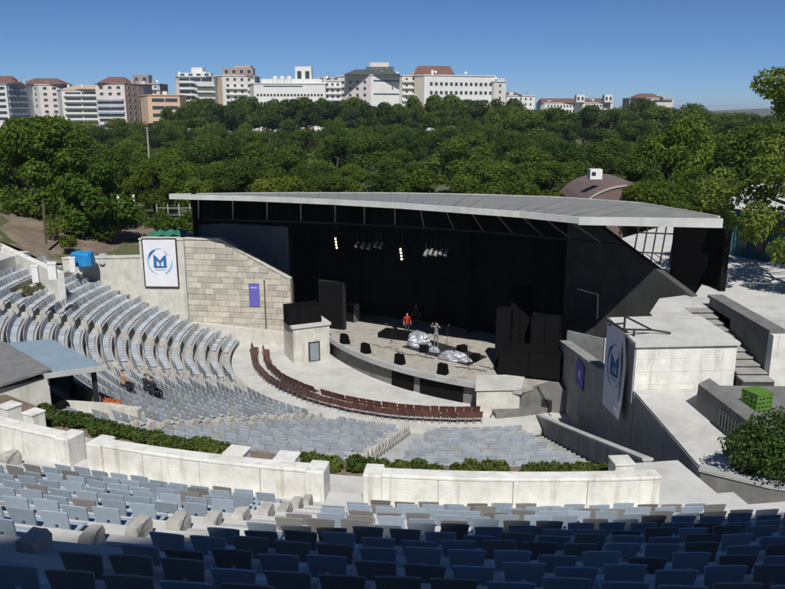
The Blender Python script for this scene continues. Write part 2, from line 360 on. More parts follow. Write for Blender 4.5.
pedestal(287, 461, 'white pedestal beside the clipped hedge at the walkway gap', .6, .8)
pedestal(621, 470, 'white pedestal closing the hedge row near the tall dark end wall', .55, .95)
pedestal(10, 412, 'white pedestal below the control booth wall', .55, .9)
pedestal(34, 416, 'white pedestal with a dark gap behind it below the control booth', .5, .8)

# ------------------------------------------------------------------ end wall with stone cladding and its pier (far side)
def lw(r, z): a = pol(r, 98.25 + .0); return Vector((a.x, a.y, z))
W0 = Vector((-25.2, 57.6)); W1 = Vector((-18.6, 55.9)); W2 = Vector((-15.1, 55.15)); W3 = Vector((-7.3, 54.0))
ew = thing('end_wall', 'pale low retaining wall between the rising rows and the blue tarp', 'wall', (W0.x, W0.y, 4))
MB().wall([W0, W1], .5, -.3, [5.55, 6.0]).build('wall', M['cream'], ew)
MB().wall([W0, W1], .62, [5.553, 6.003], [5.68, 6.13]).build('coping', M['cream'], ew)
pier = thing('banner_pier', 'cream plastered pier carrying the framed white banner', 'wall', (W1.x, W1.y, 3))
MB().wall([W1 + Vector((.01, 0)), W2], .75, -.3, [7.35, 7.45]).build('wall', M['cream'], pier)
MB().wall([W1, W2], .86, [7.353, 7.453], [7.47, 7.57]).build('coping', M['cream'], pier)
sw = thing('stone_wall', 'tan stone block wall with a slanting top beside the stage', 'wall', (W2.x, W2.y, 0))
d = (W3 - W2); ln = d.length; d.normalize(); nrm = Vector((d.y, -d.x))     # towards the camera
ang = math.atan2(d.y, d.x)
def top_at(s): return 7.55 if s < 2.7 else 7.55 - (s - 2.7) / (ln - 2.7) * 2.75
MB().wall([W2 + d * .02, W2 + d * 2.7, W3], .55, -.3, [7.5, 7.5, 4.72]).build('core', M['mortar'], sw)
ST = [MB().box((0, 0, 0), (1, 1, 1)).mesh('stone', M['stone'])]
bb = bmesh.new(); bb.from_mesh(ST[0]); bmesh.ops.bevel(bb, geom=bb.edges[:], offset=.03, segments=1, affect='EDGES'); bb.to_mesh(ST[0]); bb.free()
MB().wall([W2 + d * .02, W2 + d * 2.7, W3], .68, [7.503, 7.503, 4.723], [7.63, 7.63, 4.85]).build('coping', M['cream'], sw)
nst = 0
for row in range(17):
    z = .25 + row * .43; s = -.35 * (row % 2)
    rr = random.Random(row)
    while s < ln:
        w = rr.uniform(.62, 1.05); a0, a1 = max(0.03, s), min(ln - .02, s + w); s += w
        if a1 - a0 < .15: continue
        ht = .42
        if z + ht / 2 > top_at(a1) - .05: 
            if z - ht / 2 > top_at(a1) - .2: continue
            ht = max(.12, top_at(a1) - .04 - (z - ht / 2))
        zc = z - .21 + ht / 2; m_ = (a0 + a1) / 2; pr = rr.uniform(0, .05)
        p = W2 + d * m_ + nrm * (.275 + .02 + pr / 2)
        inst('stone', ST[0], sw, (p.x - W2.x, p.y - W2.y, zc), (0, 0, ang), (a1 - a0 - .014, .09 + pr, ht - .014)); nst += 1
# strip of bare plaster at the foot, and the plain ledge under it
MB().wall([W2 + nrm * .55 + d * .3, W3 + nrm * .9], .5, -.3, [1.35, .95]).build('plinth', M['cream'], sw)

# ------------------------------------------------------------------ near end wall, bannered block, ramp, stairs, terrace
bl = thing('concrete_block', 'whitewashed concrete block with flat top beside the outdoor stairs', 'block', (11.8, 31, 5.6))
MB().prism([(9.74, 29.04), (13.81, 29.34), (13.81, 33.36), (9.74, 32.86)], 4.2, 7.42).build('core', M['wash'], bl)
for i in range(6): MB().prism([(9.7 + .01 * (i % 2), 29.0 + .012 * (i % 2)), (13.85, 29.3 + .012 * (i % 2)), (13.85, 33.4), (9.7 + .01 * (i % 2), 32.9)], 4.2 + i * .536, 4.73 + i * .536).build('course', M['wash'], bl, bevel=.012)
MB().prism([(9.62, 28.9), (13.92, 29.2), (13.92, 33.5), (9.62, 33.0)], 7.423, 7.55).build('top_slab', M['paleconc'], bl)
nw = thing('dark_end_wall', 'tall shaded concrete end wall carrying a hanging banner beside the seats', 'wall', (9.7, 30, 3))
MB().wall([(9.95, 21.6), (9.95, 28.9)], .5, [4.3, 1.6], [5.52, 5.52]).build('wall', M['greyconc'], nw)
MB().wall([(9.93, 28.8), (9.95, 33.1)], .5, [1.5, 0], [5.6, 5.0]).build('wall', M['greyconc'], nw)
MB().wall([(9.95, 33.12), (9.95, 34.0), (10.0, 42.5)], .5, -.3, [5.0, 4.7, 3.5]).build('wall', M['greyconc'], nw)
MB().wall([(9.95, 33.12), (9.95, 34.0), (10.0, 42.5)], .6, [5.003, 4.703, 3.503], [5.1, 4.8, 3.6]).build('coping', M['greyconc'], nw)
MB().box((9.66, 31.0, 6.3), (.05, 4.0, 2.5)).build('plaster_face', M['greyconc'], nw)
lp = thing('low_parapet', 'low sloping concrete parapet stepping down beside the shaded end wall', 'wall', (8.2, 29, 3))
pts = [(8.2, y) for y in (22.6, 26, 30, 34, 37.5, 40)]; zz = [lower_line(math.hypot(8.2 - CX, CY - p[1])) + .5 for p in pts]
MB().wall(pts, .26, [z - 1.2 for z in zz], zz).build('wall', M['greyconc'], lp)
MB().wall(pts, .36, [z + .003 for z in zz], [z + .09 for z in zz]).build('coping', M['paleconc'], lp)
tag(MB().prism([(9.72, 21.2), (11.75, 20.6), (12.2, 29.2), (9.72, 28.95)], 2.0, 5.6).build('ramp', M['paleconc']), kind='structure')
tag(MB().prism([(6.4, 18.9), (9.6, 16.4), (13, 16.4), (14, 22), (9.6, 21.9), (9.0, 23.2), (7.9, 22)], 3.6, 5.15).build('exit_floor', M['paleconc']), kind='structure')
ex = thing('exit_stairs', 'wide concrete steps leading down beside the parapet end', 'stairs', (8.5, 17, 5.2))
for s in range(7):
    MB().prism([(6.45 + .1 * s, 17.9 - .32 * s), (14, 18.6 - .34 * s), (14, 14), (6.2, 14)], 5.0, 5.4 + .25 * s).build('step', M['conc'], ex)
pw = thing('planter_wall', 'low grey planter wall in front of the round bush', 'wall', (11, 20, 5.2))
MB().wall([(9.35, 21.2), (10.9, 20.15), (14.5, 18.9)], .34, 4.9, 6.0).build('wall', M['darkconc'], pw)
MB().wall([(9.3, 21.22), (10.9, 20.15), (14.5, 18.9)], .42, 6.003, 6.09).build('coping', M['conc'], pw)
pb = thing('side_platform', 'dark weathered concrete platform with a grilled opening in its side', 'platform', (12, 25, 5))
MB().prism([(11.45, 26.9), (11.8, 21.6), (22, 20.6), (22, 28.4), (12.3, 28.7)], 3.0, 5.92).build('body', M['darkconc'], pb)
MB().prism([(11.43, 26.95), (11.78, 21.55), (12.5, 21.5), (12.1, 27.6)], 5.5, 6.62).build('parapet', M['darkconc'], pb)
MB().box((11.60, 24.5, 6.05), (.10, 1.3, .62), math.radians(3.8)).build('opening', M['glass'], pb)
for s in range(6): MB().box((11.545 - (s - 2.5) * .014, 24.5 + (s - 2.5) * .21, 6.05), (.03, .03, .62), math.radians(3.8)).build('grille_bar', M['iron'], pb)
terr = tag(MB().prism([(9.9, 33.1), (13.9, 33.1), (13.9, 35.5), (15.24, 35.5), (15.24, 33.2), (24, 33.2), (40, 33), (44, 60), (22, 62), (17, 56), (14.5, 47), (16.9, 40.6), (15.6, 38.2), (13.4, 37.2), (12.0, 34.4), (11.9, 33.55), (9.9, 33.5)], -.4, 7.4).build('side_terrace', M['paleconc']), kind='structure')
st = thing('outdoor_stairs', 'steep concrete stairs between the whitewashed block and a dark side wall', 'stairs', (14.6, 31, 6.5))
for s in range(11):
    y0 = 28.75 + s * .61; MB().box((14.6, (y0 + 33.45) / 2, 6.45 + s * .085 - .05), (1.38, 33.45 - y0, .17 * 1), 0).build('step', M['conc'], st) if False else MB().prism([(13.93, y0), (15.22, y0), (15.22, 35.49), (13.93, 35.49)], 5.3, 6.05 + s * .125).build('step', M['shadeconc'], st); MB().prism([(13.95, y0 - .05), (15.20, y0 - .05), (15.20, y0 + .60), (13.95, y0 + .60)], 6.053 + s * .125, 6.115 + s * .125).build('tread', M['stepdark'], st)  # riser blocks toned dark for the shade below the tread noses
sd = thing('stair_wall', 'dark coped wall beside the steep outdoor stairs with a white end pier', 'wall', (15.4, 31, 6.5))
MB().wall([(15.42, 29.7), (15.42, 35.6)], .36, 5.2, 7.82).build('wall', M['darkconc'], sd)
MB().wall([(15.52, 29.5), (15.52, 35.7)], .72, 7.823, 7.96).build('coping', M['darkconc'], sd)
MB().box((15.62, 29.45, 6.55), (.8, .42, 2.54)).build('end_pier', M['wash'], sd)
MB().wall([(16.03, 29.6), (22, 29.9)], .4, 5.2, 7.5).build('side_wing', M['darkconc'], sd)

# ------------------------------------------------------------------ stage platform
def lip(u): return 8.1 - .028 * (u - 2.2) ** 2
us = [-6.6 + .8 * i for i in range(23)]
stg = thing('stage_platform', 'curved concrete stage platform with a dark recessed front', 'stage', uv(2, 4, 0))
front = [uv(u, lip(u) - .0) for u in us]
poly = [(p.x, p.y) for p in front] + [tuple(uv(13.6, -11)[:2]), tuple(uv(-11, -11)[:2])]
MB().prism(poly, 1.22, 1.45).build('floor', M['stagefloor'], stg)
fr2 = [uv(u, lip(u) - .28) for u in us]
MB().prism([(p.x, p.y) for p in fr2] + [tuple(uv(13.4, -10.8)[:2]), tuple(uv(-10.8, -10.8)[:2])], -.3, 1.217).build('base', M['darkconc'], stg)
MB().wall([tuple(uv(u, lip(u) + .03)[:2]) for u in us], .34, 1.18, 1.50).build('edge_kerb', M['conc'], stg)
for u0, u1 in ((2.6, 4.3), (4.8, 7.6)):
    MB().wall([tuple(uv(u, lip(u) - .25)[:2]) for u in (u0, (u0 + u1) / 2, u1)], .12, .05, 1.02).build('vent_opening', M['black'], stg)
le = thing('stage_pier', 'square pale pier with a small grey door at the stage corner', 'pier', uv(-5.2, 8.2, 0))
pa, pb_ = gnd(294, 364, 0), gnd(330, 359, 0); dr = (pb_ - pa).normalized(); nn_ = Vector((-dr.y, dr.x, 0))
MB().prism([tuple(pa[:2]), tuple(pb_[:2]), tuple((pb_ + nn_ * 2.2)[:2]), tuple((pa + nn_ * 2.2)[:2])], -.3, 2.45).build('wall', M['cream'], le)
q0, q1 = pa - dr * .1 - nn_ * .1, pb_ + dr * .1 - nn_ * .1
MB().prism([tuple(q0[:2]), tuple(q1[:2]), tuple((q1 + nn_ * 2.4)[:2]), tuple((q0 + nn_ * 2.4)[:2])], 2.453, 2.62).build('cap', M['paleconc'], le)
dc = pa + dr * (pb_ - pa).length * .56 - nn_ * .02
df = MB().box((dc.x, dc.y, .72), (.80, .10, 1.34), math.atan2(dr.y, dr.x)).build('door_frame', M['iron'], le)
dd = dc - nn_ * .05; MB().box((dd.x, dd.y, .70), (.62, .06, 1.22), math.atan2(dr.y, dr.x)).build('door', M['door'], le)
re = thing('stage_end_block', 'stained pale concrete block at the stage end near the red chairs', 'block', uv(9.8, 6.6, 0))
ra, rb = gnd(476, 414, 0), gnd(519, 413, 0)
MB().prism([tuple(ra[:2]), tuple(rb[:2]), (rb.x + .5, rb.y + 2.0), (ra.x + .3, ra.y + 2.0)], -.3, 1.40).build('wall', M['cream'], re)
MB().prism([(ra.x - .1, ra.y - .1), (rb.x + .1, rb.y - .1), (rb.x + .65, rb.y + 2.1), (ra.x + .2, ra.y + 2.1)], 1.403, 1.56).build('cap', M['paleconc'], re)
# low curved ledge on the orchestra floor beside the stage end
tag(MB().arc(12.2, 12.9, -24, -9, 0, .28, 2).build('curved_ledge', M['darkconc']), 'low curved dark concrete ledge beyond the red chairs', 'ledge')

# ------------------------------------------------------------------ canopy over the stage
cn = thing('stage_canopy', 'long flat stage canopy with pale fascia and black underside on posts', 'canopy', uv(0, 0, 9))
FZ = [(170, 199, 10.65), (250, 201, 10.8), (330, 204.5, 10.92), (400, 208.5, 10.97), (460, 213, 11.0), (520, 217.5, 10.95), (578, 223.5, 11.0), (722, 226.5, 11.0)]
BZ = [(170, 194.4, 10.05), (250, 193.2, 10.25), (330, 193, 10.45), (400, 193.2, 10.65), (480, 194.8, 10.85), (560, 197.5, 11.05), (640, 203, 11.25), (719, 217, 11.4)]
Fb = [gnd(*q) for q in FZ]; Ft = [p + Vector((0, 0, .30)) for p in Fb]; Bt = [gnd(*q) for q in BZ]; Bb = [p - Vector((0, 0, .3)) for p in Bt]
m = MB()
for i in range(7): m.add([Ft[i], Ft[i + 1], Bt[i + 1], Bt[i]], [(0, 1, 2, 3)]); 
for i in range(7): m.add([Ft[i] - Vector((0, 0, .2)), Ft[i + 1] - Vector((0, 0, .2)), Bb[i + 1], Bb[i]], [(3, 2, 1, 0)])
m.add([Bt[i] for i in range(8)] + [Bb[i] for i in range(8)], [(i, i + 1, i + 9, i + 8) for i in range(7)])
m.add([Ft[0], Bt[0], Bb[0], Ft[0] - Vector((0, 0, .2))], [(0, 1, 2, 3)])
m.build('roof_slab', M['rooftop'], cn)
m = MB()
for i in range(7): m.add([Fb[i] + Vector((0, .22, .12)), Fb[i + 1] + Vector((0, .22, .12)), Bb[i + 1] - Vector((0, .2, .06)), Bb[i] - Vector((0, .2, .06))], [(3, 2, 1, 0)])
m.build('soffit', M['black'], cn)
for i in range(7):
    a, b = Fb[i], Fb[i + 1]; h = .0 if i < 6 else -.06
    m = MB(); m.wall([(a.x, a.y), (b.x, b.y)], .16 if i < 6 else .22, [a.z + h, b.z + h], [a.z + .33, b.z + .33 - h]).build('fascia', M['fascia'], cn)
for i in range(7):                           # thin kerb along the back
    MB().wall([tuple(Bt[i][:2]), tuple(Bt[i + 1][:2])], .14, [Bt[i].z - .31, Bt[i + 1].z - .31], [Bt[i].z + .05, Bt[i + 1].z + .05]).build('roof_kerb', M['fascia'], cn)
def lerp(L, t):
    k = min(int(t), len(L) - 2); return L[k].lerp(L[k + 1], t - k)
for i in range(16):
    t = .35 + i * .43; a, b = lerp(Fb, t), lerp(Bb, t)
    MB().tube([a + Vector((0, .3, -.02)), b + Vector((0, -.3, -.15))], .07, 6).build('beam', M['iron'], cn)
    if i < 14:
        c = a.lerp(b, .42) - Vector((0, 0, 1.45)); MB().tube([a + Vector((0, .35, -.05)), c], .045, 6).build('brace', M['steel'], cn)
for k in (.42,):
    MB().tube([lerp(Fb, t).lerp(lerp(Bb, t), k) - Vector((0, 0, 1.5)) for t in (.4, 1.5, 2.5, 3.5, 4.5, 5.5, 6.2)], .07, 6).build('lighting_rail', M['iron'], cn)
for px, py, D, zb in ((293, 305, 54.5, 0), (721, 290, 38.9, 7.4), (196, 232, 58.5, 5), (570, 300, 47, 1.4), (470, 300, 51.5, 1.4), (352, 300, 55.8, 1.4)):
    p = at(px, py, D); MB().box((p.x, p.y, (zb + 10.6) / 2), (.32, .32, 10.6 - zb)).build('post', M['black'], cn)
for i in range(27):                          # standing seams of the roof sheets
    t = .12 + i * .25; MB().tube([lerp(Ft, t) + Vector((0, .1, .035)), lerp(Bt, t) + Vector((0, -.1, .02))], .03, 4).build('roof_seam', M['rooftop'], cn)
# black side sheet hanging at the canopy's end
MB().wall([tuple(at(672, 250, 42.6)[:2]), tuple(at(721, 250, 39.6)[:2])], .06, 7.3, 11.1).build('side_sheet', M['black'], cn)
bw = thing('back_curtain', 'black curtain wall closing the back of the stage', 'curtain', uv(0, -8, 0))
cur = [at(196, 230, 60), at(250, 230, 59.3), at(330, 230, 57.5), at(420, 230, 54.6), at(500, 230, 51.2), at(570, 230, 47.8), at(612, 230, 45.6)]
path = []
for i in range(len(cur) - 1):
    for s in range(8):
        p = cur[i].lerp(cur[i + 1], s / 8); path.append((p.x, p.y + .12 * math.sin((i * 8 + s) * 1.9)))
MB().wall(path, .12, -.2, [9.8 + min(.8, .02 * i) for i in range(len(path))]).build('curtain', M['curtain'], bw)
# backstage building walls, in the canopy's shade
bs = thing('backstage_wall', 'blue-grey backstage side wall in the shade behind the tan stone wall', 'wall', (-12, 59, 5))
p0, p1, p2 = at(196, 250, 59.2), at(225, 250, 59.0), at(291, 250, 57.2)
MB().wall([tuple(p0[:2]), tuple(p1[:2]), tuple(p2[:2])], .4, -.3, [7.7, 7.9, 7.9]).build('wall', M['greyblue'], bs)
MB().wall([tuple(p0[:2]), tuple(p1[:2]), tuple(p2[:2])], .6, [7.703, 7.903, 7.903], [7.85, 8.1, 8.1]).build('coping', M['greyblue'], bs)
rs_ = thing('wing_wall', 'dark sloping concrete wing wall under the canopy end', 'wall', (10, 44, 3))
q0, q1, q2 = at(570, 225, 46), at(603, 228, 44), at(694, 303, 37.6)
MB().wall([tuple(q0[:2]), tuple(q1[:2]), tuple(q2[:2])], .4, -.3, [10.2, 10.0, 7.45]).build('wall', M['shadeconc'], rs_)  # canopy shade put into the wall's dark tone
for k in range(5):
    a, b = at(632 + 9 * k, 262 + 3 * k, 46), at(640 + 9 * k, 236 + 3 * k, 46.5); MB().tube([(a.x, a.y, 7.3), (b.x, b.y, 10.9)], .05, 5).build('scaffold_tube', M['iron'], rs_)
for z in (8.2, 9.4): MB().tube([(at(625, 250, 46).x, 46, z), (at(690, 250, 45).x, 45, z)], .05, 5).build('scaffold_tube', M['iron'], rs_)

# ------------------------------------------------------------------ plastic seats
def shell(fn, nu, nv, th, hole=None):        # curved sheet with thickness; fn(u,v)->point, normal along fn's local +n
    V = []; F = []
    for s in (0, 1):
        for j in range(nv + 1):
            for i in range(nu + 1):
                p, nrm_ = fn(i / nu, j / nv); V.append(p + nrm_ * (th * s))
    o = (nu + 1) * (nv + 1); cells = [(i, j) for j in range(nv) for i in range(nu) if not (hole and (i, j) in hole)]; cs = set(cells)
    idx = lambda i, j: j * (nu + 1) + i
    for i, j in cells:
        a, b, c, d_ = idx(i, j), idx(i + 1, j), idx(i + 1, j + 1), idx(i, j + 1)
        F += [(a, b, c, d_), (d_ + o, c + o, b + o, a + o)]
        for (di, dj, e, f_) in ((0, -1, a, b), (1, 0, b, c), (0, 1, c, d_), (-1, 0, d_, a)):
            if (i + di, j + dj) not in cs: F.append((f_, e, e + o, f_ + o))
    return V, F
def back_fn(u, v):
    w = .375 + .09 * v; x = (u - .5) * w; zz_ = .13 + .385 * v - .012 * abs(2 * u - 1) ** 4 * (v > .9)
    y = -.18 - .085 * v + .14 * x * x * (1 - .3 * v)
    return Vector((x, y, zz_)), Vector((0, -1, 0))
def seat_fn(u, v):
    w = .43; x = (u - .5) * w; y = -.185 + .36 * v; z = .135 - .02 * math.sin(math.pi * v) - .015 * (1 - (2 * u - 1) ** 2) + (-.03 if v > .95 else 0)
    return Vector((x, y, z)), Vector((0, 0, -1))
def seat_parts(m_):
    v, f = shell(back_fn, 7, 5, .025, {(3, 1)}); b = MB().add(v, f).mesh('backrest', m_)
    v, f = shell(seat_fn, 4, 4, .028); s = MB().add(v, f).mesh('seat', m_)
    k = MB().box((0, -.02, .045), (.28, .22, .088)).box((0, -.185, .12), (.06, .05, .14)).mesh('bracket', M['iron'])
    for me in (b, s):
        for p in me.polygons: p.use_smooth = False
    return b, s, k
SEAT = {c: seat_parts(M['seat_' + c]) for c in ('blue', 'grey')}
def low_seat():                              # lighter version for the mass of far seats
    v, f = shell(back_fn, 2, 2, .025); b = MB().add(v, f); v, f = shell(seat_fn, 2, 2, .028); b.add(v, f); b.box((0, -.02, .05), (.3, .2, .1)); return b
ORD = ['first', 'second', 'third', 'fourth', 'fifth', 'sixth', 'seventh', 'eighth', 'ninth', 'tenth', 'eleventh', 'twelfth', 'thirteenth', 'fourteenth', 'fifteenth', 'sixteenth', 'seventeenth']
PITCH_S = .54
cand = []; mass = []
def seats_in_row(r, z, t0, t1, info, jit=0.):
    n_ = int((math.radians(t1 - t0) * r) / PITCH_S)
    if n_ < 1: return
    n_ -= 1; off = random.random()
    for j in range(n_):
        t = t0 + math.degrees((j + .5) * PITCH_S / r) + math.degrees(off * ((math.radians(t1 - t0) * r) - n_ * PITCH_S) / r)
        p = pol(r - (.08 if info else -.03), t, z + .002); q = proj((p.x, p.y, p.z + .45))
        if -30 < q[0] < 815 and -30 < q[1] < 640 and p.y > 2: cand.append((p, t, info)) if info else mass.append((p, t))
for i in range(22):
    if UR[i] > 49.5: continue
    w = math.degrees(.98 / UR[i])
    re_ = -5.6 if i < 2 else -6.8 - .12 * i
    seats_in_row(UR[i], UZ[i], re_, up0(UR[i]) - math.degrees(.12 / UR[i]), (i, 0))
    seats_in_row(UR[i], UZ[i], up0(UR[i]) + math.degrees(.86 / UR[i]), UP_AISLE[1] - math.degrees(.6 / UR[i]), (i, 1))
    seats_in_row(UR[i], UZ[i], UP_AISLE[1] + w, UP_AISLE[2] - 1, (i, 2))
    if UR[i] < 45: seats_in_row(UR[i], UZ[i], 85, left_end(UR[i]) - 1.8, None)
cand.sort(key=lambda c: c[0].y)
print('upper seats in view', len(cand))
BLK = ('block beside the exit stairs', 'block with stone row ends', 'block behind the booth parapet')
for n_, (p, t, (i, s)) in enumerate(cand):
    if n_ >= 300: mass.append((p, t)); continue
    grey = random.random() < (.38 if s == 0 else .13)
    c = 'grey' if grey else 'blue'; nm = 'grey-brown seat' if grey else 'faded blue seat'
    lab = f'{nm}, {ORD[i]} row above the parapet, {BLK[s]}'
    e = thing('stadium_seat', lab, 'seat', p, f'{ORD[i]} row {c} seats {BLK[s]}', math.radians(-t) + random.uniform(-.02, .02))
    tl = random.uniform(-.06, .08)
    inst('backrest', SEAT[c][0], e, rot=(tl, random.uniform(-.02, .02), 0)); inst('seat', SEAT[c][1], e); inst('bracket', SEAT[c][2], e)
def in_booth(p):
    k = math.sqrt(.5); u = k * (p.x - CX) - k * (p.y - CY); v = -k * (p.x - CX) - k * (p.y - CY)
    return v > 26.2 and -6 < u < 5.4
for k in range(20):
    r = LR[k]; w = math.degrees(.78 / r); w0 = math.degrees(.48 / r)
    edges = [right_end(r, 6.75)] + list(LOW_AISLE) + [left_end(r) - .6]
    for j in range(5):
        a = edges[j] + (w if j else 0); b = edges[j + 1] - ((w if j in (2, 3) else w0) if j < 4 else 0)
        if k in (16, 17) and j == 4: b = 84.5
        seats_in_row(r, LZ[k], a, b, None)
mass = [q for q in mass if not in_booth(q[0])]
base = low_seat(); bv = np.array(base.v); nv_ = len(bv); V = []; F = []; T = []
for k, (p, t) in enumerate(mass):
    a = math.radians(-t) + random.uniform(-.04, .04); R = np.array([[math.cos(a), -math.sin(a), 0], [math.sin(a), math.cos(a), 0], [0, 0, 1]])
    V.append(bv @ R.T + np.array(p)); F += [tuple(i + k * nv_ for i in f) for f in base.f]
    g_ = random.random(); tint = (1, 1, 1) if g_ > .12 else (1.0, .93, .84); s_ = random.uniform(.82, 1.14); T += [(tint[0] * s_, tint[1] * s_, tint[2] * s_, 1)] * nv_
me = bpy.data.meshes.new('plastic_seats'); me.from_pydata(np.concatenate(V).tolist(), [], F); me.materials.append(M['seat_mass'])
ca = me.color_attributes.new('tint', 'FLOAT_COLOR', 'POINT'); ca.data.foreach_set('color', np.array(T, dtype=np.float32).ravel())
o = bpy.data.objects.new('plastic_seats', me); COL.objects.link(o)
tag(o, 'pale blue plastic seats filling the lower rows around the stage', 'seats', kind='stuff')
print('mass seats', len(mass))

# red chairs in two rows on the orchestra floor
v, f = shell(lambda u, v: (lambda p, n_: (p * 1.0 + Vector((0, .0, .24)), n_))(*back_fn(u, v)), 4, 3, .02); rb_ = MB().add(v, f)
v, f = shell(lambda u, v: (lambda p, n_: (p + Vector((0, 0, .28)), n_))(*seat_fn(u, v)), 3, 3, .03); rb_.add(v, f)
RED_SHELL = rb_.mesh('shell', M['red'])
fr_ = MB()
for sx in (-.17, .17):
    fr_.tube([(sx, .17, 0), (sx, .15, .40)], .014, 5).tube([(sx, -.2, 0), (sx, -.17, .40), (sx * 1.05, -.25, .72)], .014, 5)
fr_.tube([(-.17, .16, .2), (.17, .16, .2)], .01, 5)
RED_FRAME = fr_.mesh('frame', M['redframe'])
for row, r in enumerate((12.55, 13.35)):
    t = -4.2; pit = math.degrees(.455 / r)
    nm = ('inner row nearest the stage', 'outer row beside the pale ring walkway')[row]
    while t < 84.5 + row * 1.5:
        if not (39.2 < t < 39.9):
            p = pol(r + random.uniform(-.04, .04), t, .002)
            e = thing('red_chair', 'dark red chair on thin steel legs, ' + nm, 'chair', p, 'red chairs, ' + nm, math.radians(-t) + random.uniform(-.08, .08))
            inst('shell', RED_SHELL, e); inst('frame', RED_FRAME, e)
        t += pit

# ------------------------------------------------------------------ leaf masses
def leaf_mesh(name, lobes, n_, size, mt, seed, flat=.55, inner=.22):
    g_ = np.random.default_rng(seed); L = np.array(lobes, float)            # x y z r
    w = L[:, 3] ** 2; k = g_.choice(len(L), n_, p=w / w.sum())
    dirn = g_.normal(size=(n_, 3)); dirn /= np.linalg.norm(dirn, axis=1)[:, None]
    rad = np.where(g_.random(n_) < inner, g_.uniform(.3, .85, n_), g_.normal(.98, .09, n_))
    lump = 1 + .16 * np.sin(dirn[:, 0] * 5 + k) * np.sin(dirn[:, 1] * 6 + 2 * k) * np.sin(dirn[:, 2] * 5 + 3 * k)
    P = L[k, :3] + dirn * (L[k, 3] * rad * lump)[:, None] * np.array([1, 1, .85])
    keep = np.ones(n_, bool)                                                  # drop leaves buried in other lobes
    for l in range(len(L)):
        dd_ = np.linalg.norm((P - L[l, :3]) / np.array([1, 1, .85]), axis=1); keep &= ~((dd_ < .62 * L[l, 3]) & (k != l))
    P = P[keep]; dirn = dirn[keep]; m_ = len(P)
    nr = dirn * flat + g_.normal(size=(m_, 3)) * .5 + np.array([0, 0, .25]); nr /= np.linalg.norm(nr, axis=1)[:, None]
    a = np.cross(nr, g_.normal(size=(m_, 3))); a /= np.linalg.norm(a, axis=1)[:, None]; b = np.cross(nr, a)
    s = size * g_.uniform(.6, 1.35, m_)[:, None]
    V = np.stack([P - a * s * .62, P - b * s * .36 + nr * s * .08, P + a * s * .62, P + b * s * .36 + nr * s * .08], 1).reshape(-1, 3)
    me = bpy.data.meshes.new(name); me.vertices.add(m_ * 4); me.vertices.foreach_set('co', V.ravel())
    me.loops.add(m_ * 4); me.loops.foreach_set('vertex_index', np.arange(m_ * 4)); me.polygons.add(m_)
    me.polygons.foreach_set('loop_start', np.arange(m_) * 4); me.polygons.foreach_set('loop_total', np.full(m_, 4)); me.update(calc_edges=True); me.validate()
    me.materials.append(mt); return me
def trunk_mesh(h, r0, seed, limbs=5, top=.8, spread=.22):
    q = random.Random(seed); m_ = MB(); pts = [(0, 0, -.6)]; x = y = 0
    for i in range(1, 6): x += q.uniform(-.03, .03) * h; y += q.uniform(-.03, .03) * h; pts.append((x, y, h * top * i / 5))
    m_.tube(pts, [r0 * (1.25 - .19 * i) for i in range(6)], 7)
    for l in range(limbs):
        i = q.choice((2, 3, 4)); a = q.uniform(0, 6.28); p = Vector(pts[i]); e = p + Vector((math.cos(a) * h * spread, math.sin(a) * h * spread, h * q.uniform(.12, .25)))
        m_.tube([p, p.lerp(e, .5) + Vector((0, 0, -.02 * h)), e], [r0 * .45, r0 * .3, r0 * .14], 5)
    return m_.mesh('trunk', M['bark'])
def tree_kind(kind, seed):                   # unit tree 10 m tall
    q = random.Random(seed); lobes = []
    if kind == 'broad':
        for _ in range(24):
            a = q.uniform(0, 6.28); z = q.uniform(2.6, 8.6); R_ = 3.6 * math.sqrt(max(.05, 1 - ((z - 5.2) / 4.3) ** 2)); d_ = R_ * q.uniform(.45, .95)
            lobes.append((math.cos(a) * d_, math.sin(a) * d_, z, q.uniform(.95, 1.65)))
        lobes.append((0, 0, 8.3, 1.6)); n_, s_ = 12000, .29
    elif kind == 'oval':
        for _ in range(22):
            a = q.uniform(0, 6.28); z = q.uniform(2.0, 9.0); R_ = 2.5 * math.sqrt(max(.05, 1 - ((z - 5.2) / 4.6) ** 2)); d_ = R_ * q.uniform(.4, .95)
            lobes.append((math.cos(a) * d_, math.sin(a) * d_, z, q.uniform(.8, 1.35)))
        lobes.append((0, 0, 8.9, 1.0)); n_, s_ = 10500, .27
    else:                                    # tall stemmed umbrella pine
        for _ in range(22):
            a = q.uniform(0, 6.28); d_ = 2.9 * math.sqrt(q.random()); z = 6.9 + q.uniform(-2.1, 2.1) * math.sqrt(max(0, 1 - (d_ / 3.2) ** 2))
            lobes.append((math.cos(a) * d_, math.sin(a) * d_, z, q.uniform(.8, 1.25)))
        n_, s_ = 8500, .30
    return lobes, n_, s_
VAR = []
for i, (kd, mt) in enumerate((('broad', 'leaf_a'), ('broad', 'leaf_b'), ('broad', 'leaf_c'), ('oval', 'leaf_a'), ('oval', 'leaf_b'), ('pine', 'leaf_pine'), ('pine', 'leaf_b'), ('broad', 'leaf_a'))):
    lo, n_, s_ = tree_kind(kd, 30 + i)
    VAR.append((leaf_mesh('crown', lo, n_, s_, M[mt], 50 + i), trunk_mesh(10, .22 if kd != 'pine' else .16, i, 6 if kd != 'pine' else 7, .8 if kd != 'pine' else .78), kd))
KLAB = {0: 'broad mid green tree', 1: 'broad deep green tree', 2: 'broad yellowish green tree', 3: 'slender mid green tree', 4: 'slender deep green tree', 5: 'tall bare-stemmed pine tree', 6: 'tall bare-stemmed green tree', 7: 'rounded mid green tree'}
